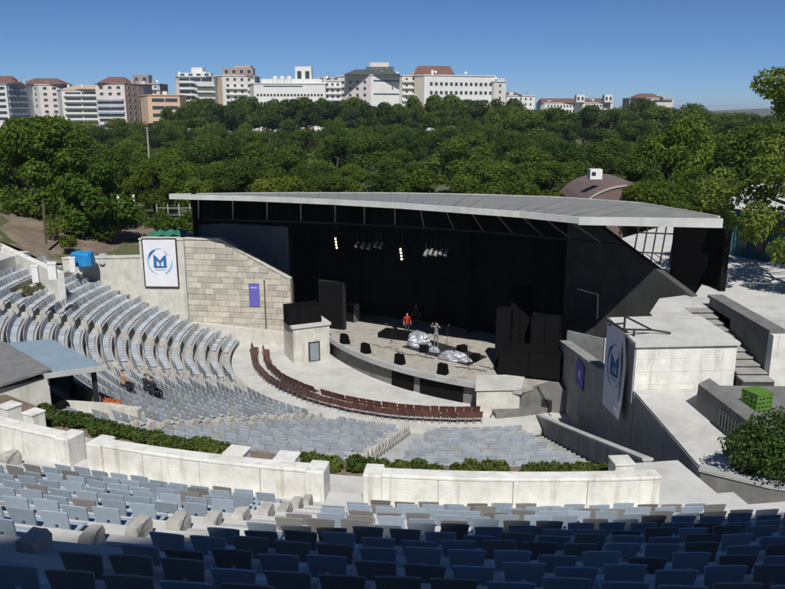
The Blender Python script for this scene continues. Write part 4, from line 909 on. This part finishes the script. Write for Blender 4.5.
# lamps under the canopy
for i, (px, py, D) in enumerate(((337, 243, 50.5), (402, 254, 47))):
    c = at(px, py, D); e = thing('blinder_lamp', ('lit four-bulb lamp bar hanging over the screen side of the stage', 'lit four-bulb lamp bar hanging over the middle of the stage')[i], 'lamp', c, None, math.radians(-35))
    b_ = MB().box((0, 0, 0), (.24, .16, .95)).build('housing', M['black'], None); b_.parent = e; b_.rotation_euler = (0, math.radians(-9), 0)
    pl_ = MB().tube([(0, .05, .45), (0, .05, 1.9)], .03, 6).build('hanger', M['iron'], None); pl_.parent = e
    for k in range(4):
        z = -.30 + k * .20; m_ = MB().tube([(-z * .158, -.085, z), (-z * .158, -.12, z)], .062, 10).build('bulb', M['lamp'], None); m_.parent = e
for i, px in enumerate([357, 363, 369, 376, 381] + [426, 431, 436, 441, 446]):
    c = at(px, 243.5 + (i % 3) if i < 5 else 251 + (i % 2), 49 if i < 5 else 45.5); grp = 'round spotlights in the group beside the screen side lamp bar' if i < 5 else 'round spotlights in the group beside the middle lamp bar'
    e = thing('spotlight', 'pale metal spotlight hanging in the group by the ' + ('screen side lamp bar' if i < 5 else 'middle lamp bar'), 'spotlight', c, grp)
    b_ = MB().tube([(.12, .12, .12), (0, 0, 0), (-.08, -.12, -.22)], [.07, .11, .13], 9).build('can', M['steel'], None); b_.parent = e
    b_ = MB().tube([(0, .02, .1), (0, .02, .75)], .02, 5).build('yoke', M['iron'], None); b_.parent = e

# ------------------------------------------------------------------ control booth
cbt = thing('control_booth', 'control booth with blue-grey sheet metal roof and open dark side', 'booth', uv(0, 29, 4.2))
def uvbox(b, u0, u1, v0, v1, z0, z1): return b.prism([tuple(uv(u0, v0)[:2]), tuple(uv(u1, v0)[:2]), tuple(uv(u1, v1)[:2]), tuple(uv(u0, v1)[:2])], z0, z1)
uvbox(MB(), -.6, 4.5, 26.6, 31.6, 2.6, 4.25).build('floor', M['conc'], cbt)
uvbox(MB(), 4.15, 4.5, 28.95, 31.7, 4.253, 6.3).build('side_wall', M['cream'], cbt)
uvbox(MB(), -.6, 4.14, 28.95, 29.2, 4.253, 6.25).build('partition', M['black'], cbt)
uvbox(MB(), -.6, 4.14, 31.35, 31.7, 4.253, 6.3).build('back_wall', M['cream'], cbt)
for u in (4.35, 1.9, -.4): uvbox(MB(), u - .08, u + .08, 27.0, 27.16, 4.253, 6.2).build('post', M['iron'], cbt)
uvbox(MB(), -.6, 4.4, 26.9, 27.0, 4.253, 4.95).build('front_counter', M['darkconc'], cbt)
uvbox(MB(), -.6, 4.3, 28.2, 28.9, 4.253, 5.0).build('desk', M['black'], cbt)
rp = [uv(-.8, 26.75), uv(4.75, 26.75), uv(4.75, 29.15), uv(-.8, 29.15)]
roof_ = MB().prism([tuple(p[:2]) for p in rp], [6.22, 6.22, 6.48, 6.48], [6.30, 6.30, 6.56, 6.56]).build('roof_sheet', M['metalroof'], cbt)
for i in range(11):
    u = -.6 + i * .5; a, b = uv(u, 26.77, 6.32), uv(u, 29.1, 6.57); MB().tube([a, b], .05, 4).build('rib', M['metalroof'], roof_).matrix_parent_inverse = cbt.matrix_basis.inverted()
MB().wall([tuple(uv(4.77, 26.7)[:2]), tuple(uv(4.77, 29.2)[:2])], .06, [6.12, 6.38], [6.33, 6.59]).build('verge_board', M['fascia'], cbt)
MB().prism([tuple(uv(-.6, 28.9)[:2]), tuple(uv(4.7, 28.9)[:2]), tuple(uv(4.7, 31.9)[:2]), tuple(uv(-.6, 31.9)[:2])], [6.62, 6.62, 6.32, 6.32], [6.72, 6.72, 6.42, 6.42]).build('back_roof', M['tarpaper'], cbt)
rl = thing('roof_railing', 'pale railing beside the grey back roof of the control booth', 'railing', uv(3, 31.7, 6.3))
for k in range(7): a = uv(4.5 - k * .55, 31.95, 6.3); MB().tube([a, a + Vector((0, 0, .5))], .025, 5).build('baluster', M['white'], rl)
for dz in (.08, .5): MB().tube([uv(4.6, 31.95, 6.3 + dz), uv(.8, 31.95, 6.3 + dz)], .03, 5).build('rail', M['white'], rl)
lw_ = thing('booth_kerb', 'low pale kerb wall curving past the open side of the booth', 'wall', pol(26.5, 34, 4))
MB().wall([tuple(pol(r, t)[:2]) for r, t in ((29.6, 39.0), (28.2, 36.4), (27.3, 34.2), (26.9, 31.5))], .3, 3.4, [5.1, 4.9, 4.75, 4.7]).build('wall', M['cream'], lw_)
rc = gnd(120, 404, 4.4)
for i in range(5):
    p = rc + Vector((-.42 * i * .6, .1 * i - .3, 0)); e = thing('orange_crate', 'orange plastic crate stacked beside the open booth side', 'crate', (p.x, p.y, 4.0), 'orange crates by the booth', .3); b_ = MB().box((0, 0, .32), (.3, .4, .64)).build('box', M['orange'], None, bevel=.02); b_.parent = e

# ------------------------------------------------------------------ things around the far end
e = thing('tarp_bundle', 'bright blue tarp over a box beside the end wall', 'tarp', gnd(83, 264, 5.6)); c = gnd(83, 264, 5.6)
m_ = MB(); qq = random.Random(3)
for j in range(5):
    for i in range(10): a = 6.283 * i / 10; f_ = (1.05, 1.0, .95, .8, .05)[j]; cc_ = max(abs(math.cos(a)), abs(math.sin(a))); m_.v.append((c.x + math.cos(a) / cc_ * .72 * f_ + qq.uniform(-.06, .06), c.y + math.sin(a) / cc_ * .6 * f_ + qq.uniform(-.06, .06), 5.5 + (0, .4, .85, 1.0, 1.05)[j] + qq.uniform(-.05, .05)))
for j in range(4):
    for i in range(10): m_.f.append((j * 10 + i, j * 10 + (i + 1) % 10, j * 10 + 10 + (i + 1) % 10, j * 10 + 10 + i)); m_.m.append(0)
m_.f.append(tuple(range(40, 50))); m_.m.append(0); m_.build('tarp', M['tarp'], e)
rk = gnd(104, 261, 5.5)
for i in range(9):
    g_ = random.Random(40 + i); s = g_.uniform(.35, .9); e = thing('boulder', 'pale boulder in the rubble heap beside the blue tarp', 'boulder', (rk.x + g_.uniform(-1.6, 1.8), rk.y + g_.uniform(-.3, 1.2), 5.35), 'boulders of the rubble heap', g_.uniform(0, 6))
    bm = bmesh.new(); bmesh.ops.create_icosphere(bm, subdivisions=2, radius=1)
    for v_ in bm.verts: v_.co = Vector((v_.co.x * s, v_.co.y * s * .8, max(-.1, v_.co.z) * s * .8)) * g_.uniform(.82, 1.12)
    me = bpy.data.meshes.new('rock'); bm.to_mesh(me); bm.free(); me.materials.append(M['conc']); inst('rock', me, e)
for i, (px, py, s) in enumerate(((53, 277, .5), (36, 280, .38), (73, 270, .4))):
    p = gnd(px, py, 6.4 if i < 2 else 5.4); e = thing('gate_post', ('stout white gate post at the far walkway', 'thin white gate post at the end of the far upper rows', 'thin white post at the top end of the retaining wall')[i], 'post', (p.x, p.y, p.z)); MB().box((p.x, p.y, p.z + .35), (s, s, 1.0), .3).build('shaft', M['white'], e, bevel=.03); MB().box((p.x, p.y, p.z + .89), (s * 1.12, s * 1.12, .08), .3).build('cap', M['white'], e)
k0, k1 = gnd(60, 272.5, 6.0), gnd(-12, 239, 6.5)
cw = thing('slope_kerb', 'long white kerb wall edging the bare slope above the far rows', 'wall', k0)
MB().wall([tuple(k0[:2]), tuple(k1[:2])], .5, 3.5, [6.0, 6.5]).build('wall', M['wash'], cw)
for i in range(9):
    t = 85.5 + i * 1.45; p = pol(28.4 + .5 * (i % 3), t, LZ[16]); w = q.uniform(.35, .6); lb = [(q.uniform(-w, w), q.uniform(-w, w), q.uniform(.1, .3), w * .5) for _ in range(6)]
    e = thing('scrub_tuft', 'dry scrub tuft in the strip between the far rows', 'scrub', p, 'scrub tufts between the far rows'); inst('leaves', leaf_mesh('leaves', lb, 420, .13, M['leaf_dry'], 90 + i), e)
gs = thing('garden_stairs', 'pale garden stairs climbing beside the dark tree shade', 'stairs', at(126, 224, 77))
for k in range(9): p = at(126, 226 - 2.9 * k, 76 + .55 * k); MB().box((p.x, p.y, p.z - .3), (1.9, .7, .6)).build('step', M['paleconc'], gs)
for s in (-1, 1): a, b = at(126 + 9 * s, 223, 75.8), at(126 + 7.5 * s, 199, 80.6); MB().wall([tuple(a[:2]), tuple(b[:2])], .22, [a.z - .8, b.z - .8], [a.z + .45, b.z + .45]).build('side_wall', M['white'], gs)
fn = thing('white_fence', 'pale rail fence among the shrubs beyond the canopy tip', 'fence', at(176, 225, 76))
for k in range(4): p = at(158 + 11 * k, 224, 76); MB().box((p.x, p.y, p.z + .8), (.10, .10, 2.4)).build('post', M['conc'], fn)
for k in range(3): a, b = at(156, 222 - 7 * k, 76), at(196, 222 - 7 * k, 76); MB().tube([a, b], .035, 5).build('rail', M['conc'], fn)
nt_ = thing('green_net', 'green net sheet lying on the ledge above the framed banner', 'net', at(166, 233, 58)); a_, b_, c_, d_ = at(146, 236.5, 57), at(186, 235, 57), at(188, 229, 60), at(154, 231, 60)
m_ = MB()
for j in range(5):
    for i in range(13): p = a_.lerp(b_, i / 12).lerp(d_.lerp(c_, i / 12), j / 4); m_.v.append((p.x, p.y, p.z + .10 * math.sin(i * 1.7 + j)))
for j in range(4):
    for i in range(12): m_.f.append((j * 13 + i, j * 13 + i + 1, j * 13 + i + 14, j * 13 + i + 13)); m_.m.append(0)
m_.build('sheet', M['greennet'], nt_)
ld = thing('service_ledge', 'pale flat service roof behind the framed banner pier', 'roof', at(200, 234, 59)); l0, l1, l2, l3 = at(140, 240, 56.8), at(196, 238, 56.6), at(226, 231, 61), at(160, 231, 62)
MB().prism([tuple(p[:2]) for p in (l0, l1, l2, l3)], 5.0, [l0.z - .1, l1.z - .1, l2.z - .1, l3.z - .1]).build('body', M['conc'], ld)
cr = thing('plastic_crate', 'bright green plastic crate on the dark side platform', 'crate', gnd(756, 408, 5.925), None, .35); 
for s in range(4):
    a = s * math.pi / 2; b_ = MB()
    for k in range(4): b_.box((0, -.36, .09 + k * .16), (.74, .03, .09))
    for k in range(5): b_.box((-.33 + k * .165, -.36, .32), (.05, .025, .62))
    o_ = b_.build('side', M['crate'], None, fix=False); o_.parent = cr; o_.rotation_euler = (0, 0, a)
o_ = MB().box((0, 0, .66), (.76, .76, .05)).build('lid', M['crate'], None); o_.parent = cr
# teal pavilion behind the terrace tree
tp = thing('teal_pavilion', 'teal boarded pavilion with pale tiled roofs beyond the side terrace', 'building', at(752, 262, 49))
a, b = at(716, 268, 50), at(800, 268, 45); dr_ = (b - a).normalized(); bk = Vector((-dr_.y, dr_.x, 0))
MB().prism([tuple(a[:2]), tuple(b[:2]), tuple((b + bk * 7)[:2]), tuple((a + bk * 7)[:2])], 5.5, 10.6).build('wall', M['teal'], tp)
nbd = 26
for k in range(nbd): p = a.lerp(b, (k + .5) / nbd) - bk * .03; MB().box((p.x, p.y, 8.6), (.05, .07, 4.0), math.atan2(dr_.y, dr_.x)).build('batten', M['teal'], tp)
ra_, rb2 = a - bk * .5, b - bk * .5; mid = [x + bk * 3.5 for x in (a, b)]
MB().add([tuple(ra_[:2]) + (10.5,), tuple(rb2[:2]) + (10.5,), tuple(mid[1][:2]) + (12.0,), tuple(mid[0][:2]) + (12.0,), tuple((a + bk * 7.5)[:2]) + (10.5,), tuple((b + bk * 7.5)[:2]) + (10.5,)], [(0, 1, 2, 3), (3, 2, 5, 4), (0, 3, 4), (1, 5, 2), (4, 5, 1, 0)]).build('roof', M['palerooof'], tp)
for k in range(4):
    p = a.lerp(b, .12 + .2 * k) - bk * .07; MB().box((p.x, p.y, 8.4), (.6, .06, .9), math.atan2(dr_.y, dr_.x)).build('window', M['glass'], tp)
# round brown hall
rh = thing('round_hall', 'brown arched roof hall with a white rooftop box behind the canopy', 'building', at(606, 195, 78)); c = at(607, 190, 78)
m_ = MB(); ny = 16
for sgn in (-7, 7):
    for i in range(ny + 1): s = -1 + 2 * i / ny; m_.v.append((c.x + s * 4.3 + (0 if sgn < 0 else 1.0), c.y + sgn, 7.9 + 2.0 * (1 - s * s) ** .8))
for i in range(ny): m_.f.append((i, i + 1, i + ny + 2, i + ny + 1)); m_.m.append(0)
m_.f += [tuple(range(ny + 1)), tuple(reversed(range(ny + 1, 2 * ny + 2)))]; m_.m += [0, 0]; m_.build('roof', M['brownroof'], rh)
MB().wall([(c.x + (-1 + 2 * i / 16) * 4.3, c.y - 7.02) for i in range(17)], .18, [7.78 + 2.0 * (1 - (-1 + 2 * i / 16) ** 2) ** .8 for i in range(17)], [7.95 + 2.0 * (1 - (-1 + 2 * i / 16) ** 2) ** .8 for i in range(17)]).build('roof_edge', M['stone'], rh)
MB().prism([(c.x - 4.1, c.y - 6.8), (c.x + 4.1, c.y - 6.8), (c.x + 5.0, c.y + 6.8), (c.x - 3.1, c.y + 6.8)], 2, 8.1).build('wall', M['brownroof'], rh)
k_ = at(595, 174, 74); MB().box((k_.x, k_.y, k_.z), (1.15, 1.0, .95)).build('rooftop_box', M['white'], rh); MB().box((k_.x - .25, k_.y - .51, k_.z + .05), (.4, .05, .35)).build('vent', M['glass'], rh)
pt = at(150, 172, 105); e = thing('lamp_mast', 'thin tan lamp mast rising out of the wood', 'mast', (pt.x, 105, 2)); tp_ = at(147, 128, 105); MB().tube([(pt.x, 105, 1.5), (tp_.x, 105, tp_.z)], [.16, .09], 7).build('mast', M['stone'], e); MB().box((tp_.x, 105, tp_.z), (.5, .2, .18)).build('lamp_head', M['steel'], e)

# ------------------------------------------------------------------ the town on the ridge
def paint(n, c, **k): return mat('render_' + n, c, .9, .07, .15, stain=tuple(x * .6 for x in c), samt=.35, sscale=(.25, .25, .06), **k)
TB = {'white': paint('white', (.66, .65, .62)), 'offwhite': paint('off_white', (.60, .57, .51)), 'pink': paint('pinkish', (.62, .56, .52)), 'peach': paint('peach', (.60, .42, .28)), 'brown': paint('brown', (.31, .235, .20)), 'grey': paint('grey', (.46, .47, .47)),
      'greyblue': paint('grey_blue', (.30, .35, .40)), 'tan': paint('tan', (.42, .33, .25)), 'redroof': paint('red_roof', (.155, .085, .07)), 'darkroof': paint('dark_roof', (.07, .085, .08)), 'cream': paint('cream_house', (.60, .54, .44))}
WIN = MB().box((0, .0, 0), (1, .10, 1), mi=0).box((0, -.03, 0), (.86, .10, .86), mi=1).mesh('window', [TB['offwhite'], M['glass']], fix=False)
BAND = MB().box((0, 0, 0), (1, .12, 1)).mesh('window_band', [M['glass']], fix=False)
TOWN = []
class B:
    def __init__(s, label, pxs, ytop, D, dl=14, dr=3, wl='white', wr=None, zb=1.5):
        TOWN.append(s); s.D = D; s.zt = ztop_at(D, ytop); p0, pc, p1 = pxs; s.zb = zb
        s.A = at(p0, 120, D + dl); s.C = at(pc, 120, D); s.E = at(p1, 120, D + dr); s.mat = TB[wl]; s.wr = TB[wr or wl]
        s.t = thing('town_house', label, 'building', (s.C.x, s.C.y, zb))
        bk = 16; s.A2, s.E2 = s.A + Vector((0, bk, 0)), s.E + Vector((0, bk, 0))
        poly = [tuple(p[:2]) for p in (s.A, s.C, s.E, s.E2, s.A2)]
        m = MB().prism(poly, zb, s.zt)
        for i in range(len(m.m)): m.m[i] = 0
        m.m[3] = 1; m.build('wall', [s.mat, s.wr], s.t); s.poly = poly
        MB().prism([(p[0] + (-.3 if i in (0, 4) else .3 if i in (2, 3) else 0), p[1] + (-.35 if i < 3 else .3)) for i, p in enumerate(poly)], s.zt + .003, s.zt + .45).build('parapet', s.wr, s.t)
    def face(s, f): return (s.A, s.C) if f == 'l' else (s.C, s.E)
    def wins(s, f, cols, top=1.7, rows=4, storey=3.1, w=1.3, h=1.5, u0=.06, u1=.94, band=False):
        a, b = s.face(f); d_ = b - a; L_ = d_.length; an = math.atan2(d_.y, d_.x); n_ = Vector((d_.y, -d_.x, 0)).normalized()
        for r in range(rows):
            z = s.zt - top - r * storey
            if z - h / 2 < s.zb: break
            for c in range(cols):
                u = u0 + (u1 - u0) * (c + .5) / cols; p = a + d_ * u + n_ * .05
                inst('window', BAND if band else WIN, s.t, (p.x - s.C.x, p.y - s.C.y, z - s.zb), (0, 0, an), (w, 1, h))
        return s
    def bands(s, f, rows=4, top=1.8, storey=3.1, h=1.4, u0=.05, u1=.95, parts=1):
        L_ = (s.face(f)[1] - s.face(f)[0]).length
        return s.wins(f, parts, top, rows, storey, L_ * (u1 - u0) / parts * .93, h, u0, u1, True)
    def balc(s, f, rows=4, top=2.6, storey=3.1, u0=.05, u1=.95, dp=1.3, mt='white'):
        a, b = s.face(f); d_ = b - a; n_ = Vector((d_.y, -d_.x, 0)).normalized(); an = math.atan2(d_.y, d_.x)
        for r in range(rows):
            p = a + d_ * ((u0 + u1) / 2) + n_ * (dp / 2); MB().box((p.x, p.y, s.zt - top - r * storey), (d_.length * (u1 - u0), dp, 1.0), an).build('balcony', TB[mt], s.t)
        return s
    def pent(s, p0, p1, ytop, mt='white', back=4, dep=7, win=0, name='penthouse'):
        a, b = at(p0, 100, s.D + back), at(p1, 100, s.D + back); z1 = ztop_at(s.D + back, ytop)
        MB().prism([(a.x, a.y), (b.x, b.y), (b.x, b.y + dep), (a.x, a.y + dep)], s.zt + .46, max(z1, s.zt + .9)).build(name, TB[mt], s.t)
        for i in range(win):
            x = a.x + (b.x - a.x) * (i + .5) / win; inst('window', WIN, s.t, (x - s.C.x, a.y - .05 - s.C.y, (s.zt + .46 + z1) / 2 - s.zb), (0, 0, 0), ((b.x - a.x) / win * .6, 1, max(.8, (z1 - s.zt) * .5)))
        return s
    def hip(s, p0, p1, ytop, mt='redroof', back=1, dep=15, ins=.25):
        a, b = at(p0, 100, s.D + back), at(p1, 100, s.D + back); z0 = s.zt + .46; z1 = max(z0 + .8, ztop_at(s.D + back + dep / 2, ytop)); w = b.x - a.x
        MB().add([(a.x, a.y, z0), (b.x, b.y, z0), (b.x, b.y + dep, z0), (a.x, a.y + dep, z0), (a.x + w * ins, a.y + dep / 2, z1), (b.x - w * ins, a.y + dep / 2, z1)], [(0, 1, 5, 4), (1, 2, 5), (2, 3, 4, 5), (3, 0, 4), (3, 2, 1, 0)]).build('roof', TB[mt], s.t)
        return s
    def chim(s, *pxs):
        for px in pxs: p = at(px, 100, s.D + 6); MB().box((p.x, p.y, s.zt + 1.6), (1.1, 1.1, 2.6)).build('chimney', TB['white'], s.t)
        return s
B('white corner house with red roof at the edge of the huge tree', (-14, 10, 30), 84.5, 410, 6, 16, 'white', 'greyblue').bands('l', 6).wins('r', 4, w=1.6).balc('r', 5, dp=.8, mt='greyblue').hip(-12, 14, 76)
B('pinkish gable house with long red roof between grey blocks', (26, 42, 63), 85, 430, 6, 3, 'grey', 'pink').wins('r', 2, rows=5, w=2.2).wins('l', 3, w=1.4).hip(20, 64, 78.5)
B('grey block with white balconies beside the brown tower block', (60, 64, 102), 90, 405, 5, 4, 'grey', 'offwhite').balc('r', 7, storey=3.0, dp=1.2).bands('r', 7, storey=3.0, parts=2, u0=.08).hip(62, 101, 85, 'tan').chim(70, 84)
B('dark brown tower block with pink gable floor and satellite dishes', (98, 127, 145), 84, 400, 3, 14, 'pink', 'brown').wins('l', 3, rows=2, w=2.2).bands('l', 6, 8.5, parts=2).wins('r', 3, rows=9, w=1.5).hip(98, 128, 77).balc('l', 3, 8.0, mt='greyblue')
B('tall tan house with terrace top behind the peach building', (133, 140, 162), 84, 440, 6, 6, 'tan', 'grey').wins('r', 3, rows=5).balc('r', 3, dp=1.5).pent(134, 150, 75, 'brown', win=2)
B('peach coloured flat block with window strips', (142, 149, 181), 95.5, 385, 10, 3, 'peach', 'peach').bands('r', 7, 2.2, 3.6, 1.6, .12, .94, 2).wins('l', 1, rows=6, storey=3.6)
B('white apartment tower with curved balconies and rooftop pavilion', (178, 181, 216), 77, 400, 4, 6, 'white', 'grey').balc('r', 7, 2.4, u0=.0, u1=.42, mt='white').balc('r', 6, 4, u0=.5, u1=1.0, dp=2.2, mt='offwhite').bands('r', 8, 1.2, u0=.0, u1=.95, parts=3).pent(180, 212, 73, 'white', win=4).pent(193, 204, 67.5, 'white', 6).chim(181, 206)
B('tan topped apartment house with white lower balconies', (214, 224, 256), 76, 412, 4, 5, 'tan', 'offwhite').wins('r', 4, rows=7, w=1.6).balc('r', 6, 6, u0=.1, u1=.75, dp=1.4).pent(224, 254, 68, 'brown', 3, win=4).pent(236, 252, 65.5, 'tan', 7)
b = B('long white office block with window strips and round roof tanks', (251, 255, 326), 84, 400, 8, 2, 'white', 'white').wins('r', 20, 5.4, 2, 3.9, 1.25, 1.25, .03, .97).bands('r', 2, 14.0, 4, 1.5, .18, .97, 5).bands('r', 1, 1.1, 1, .5, .12, .7).pent(262, 322, 79, 'white', 5).pent(296, 312, 66.5, 'white', 8, win=2)
for px in (275, 282, 289):
    p = at(px, 76, 404); MB().tube([(p.x, 404, b.zt + .5), (p.x, 404, b.zt + 3.2), (p.x, 404, b.zt + 4.0)], [1.3, 1.3, .5], 12).build('roof_tank', TB['white'], b.t)
B('white wing house joining the long office block', (318, 324, 342), 81, 406, 3, 3, 'white').balc('r', 4, 3).wins('r', 3, rows=5).pent(318, 340, 77, 'tan', 4, win=3)
B('pinkish white corner block with dark green roof and pavilion', (338, 371, 406), 75.5, 398, 12, 8, 'pink', 'white').wins('l', 4, 3.0, 5, 3.2, 1.9, 1.5).bands('r', 1, 2.5, 1, .7, .05, .95).bands('r', 1, 9, 1, .6, .05, .9).wins('r', 2, 6, 1, w=.8, u0=.5).hip(344, 400, 69.5, 'darkroof', 0, 14, .2).pent(366, 394, 67, 'darkroof', 5, win=6).pent(370, 389, 62.5, 'pink', 7)
B('narrow white house with stacked balconies beside the pink corner block', (398, 402, 426), 76, 402, 3, 2, 'white', 'cream').balc('r', 6, 2.6, 3.1, .0, .55, 1.2).wins('r', 2, rows=6, u0=.05, u1=.6)
B('white hospital-like block with two rows of dark windows and red roof', (414, 424, 494), 75.5, 395, 6, 12, 'cream', 'white').wins('r', 13, 4.0, 2, 4.2, 1.7, 1.8, .06, .97).wins('r', 8, 12.6, 2, 4.2, 1.5, 1.6).hip(413, 455, 66, 'redroof', 6, 12, .12).chim(432)
B('low white annex at the end of the town row', (490, 493, 505), 82, 404, 3, 3, 'white', 'offwhite').wins('r', 1, rows=3)
B('low far house with flat red roof beyond the wood', (503, 506, 534), 96, 470, 3, 4, 'white').wins('r', 5, rows=2).hip(503, 522, 92.5)
B('long far building with a red tiled roof beside two towers', (540, 544, 580), 103.5, 520, 3, 3, 'white').wins('r', 10, rows=2).hip(541, 580, 98.5, ins=.03)
B('far pale building between two square white towers with red roof', (579, 582, 612), 103, 505, 3, 3, 'offwhite').wins('r', 9, rows=4, storey=3.2).hip(584, 609, 98.5, ins=.05).pent(576.5, 584.5, 95, 'white', -1.0, 6, 2, 'tower').pent(604.5, 612.5, 95, 'white', -1.0, 6, 2, 'tower')
B('far brownish curved hall with pale upper storey', (628, 650, 672), 98.5, 540, 10, 8, 'tan', 'offwhite').bands('r', 1, 1.6).hip(634, 664, 93.5, 'redroof', 2, 16, .3)
B('tiny white house at the far end of the wooded rise', (690, 693, 706), 114.5, 420, 2, 2, 'white').wins('r', 2, rows=2).hip(690, 705, 112)
for i, (p0, p1, y) in enumerate(((258, 330, 119), (356, 398, 116), (442, 482, 118), (655, 672, 119))):
    B(('low white garden pavilion glimpsed between trunks below the office block', 'low white pavilion glimpsed between trunks below the pink corner block', 'low white pavilion glimpsed between trunks below the white block with red roof', 'low pale house among the trees of the wooded rise')[i], (p0, p0 + 2, p1), y, 335, 3, 3, 'white').wins('r', max(3, int((p1 - p0) / 6)), 2.0, 2)
# rooftop clutter: aerials, dishes, water heaters
rq = random.Random(9)
for b_ in list(TOWN):
    for k in range(rq.randint(2, 5)):
        u = rq.uniform(.1, .9); p = b_.C.lerp(b_.E, u) + Vector((0, rq.uniform(2, 10), 0)); z = b_.zt + .45; ty = rq.random()
        if ty < .4: MB().tube([(p.x, p.y, z), (p.x, p.y, z + rq.uniform(2, 5))], .08, 4).box((p.x, p.y, z + 1.9), (1.2, .06, .06)).build('aerial', M['steel'], b_.t)
        elif ty < .7: MB().tube([(p.x, p.y, z), (p.x, p.y, z + 1.2), (p.x + .1, p.y - .5, z + 1.5)], [.1, .1, .7], 9).build('satellite_dish', TB['white'], b_.t)
        else: MB().box((p.x, p.y, z + .8), (rq.uniform(1.2, 3), 1.5, 1.6)).build('roof_unit', TB[rq.choice(('white', 'grey', 'tan'))], b_.t)
# far blue hills on the horizon
m_ = MB(); nn = 90
for i in range(nn + 1):
    a = math.radians(-40 + 80 * i / nn); R_ = 4200; h = EYE + 4 + 10 * (math.sin(i * .31) + math.sin(i * .13 + 2)) ** 2 * .5
    m_.v += [(math.sin(a) * R_, math.cos(a) * R_, -2), (math.sin(a) * R_, math.cos(a) * R_, h), (math.sin(a) * (R_ + 600), math.cos(a) * (R_ + 600), -2)]
for i in range(nn): a = 3 * i; m_.f += [(a, a + 3, a + 4, a + 1), (a + 1, a + 4, a + 5, a + 2)]; m_.m += [0, 0]
tag(m_.build('hills', M['ground']), kind='structure')

# ------------------------------------------------------------------ unseen tower added behind the theatre, sized to shade the top rows
gq = Vector((.1, 10.2)) - Vector((SUN_H.x, SUN_H.y)) * 36; gd = Vector((.972, .233)); gn = Vector((.233, -.972)); ztop = 11.0 + 36 * math.tan(SUN_EL)
ga, gb2 = gq - gd * 15.5, gq + gd * 15.5
gal = thing('shade_tower', 'unseen flat-roofed tower added behind the theatre to shade the top rows', 'building', (ga.x, ga.y, 16.3))
MB().prism([tuple(ga), tuple(ga + gn * 14), tuple(gb2 + gn * 14), tuple(gb2)][::-1], 14, ztop).build('wall', TB['offwhite'], gal)
ha = math.atan2(gd.y, gd.x)
for r in range(10):
    for k in range(8):
        p = ga + gd * (31 * (k + .5) / 8) - gn * .05; inst('window', WIN, gal, (p.x - ga.x, p.y - ga.y, 4.5 + r * 3.4), (0, 0, ha + math.pi), (2.6, 1, 2.0))

# ------------------------------------------------------------------ thin summer haze in the air
hz = MB().box((0, 0, 25), (12400, 12400, 60)).build('haze', [], None)
hm = bpy.data.materials.new('haze_air'); hm.use_nodes = True; hn = hm.node_tree; hn.nodes.remove(hn.nodes['Principled BSDF'])
pv = hn.nodes.new('ShaderNodeVolumePrincipled'); pv.inputs['Density'].default_value = .00015; pv.inputs['Color'].default_value = (.80, .88, 1, 1); pv.inputs['Anisotropy'].default_value = .2
hn.links.new(pv.outputs[0], hn.nodes['Material Output'].inputs['Volume']); hz.data.materials.append(hm); tag(hz, 'thin blue summer haze over the park and town', 'haze', kind='stuff')
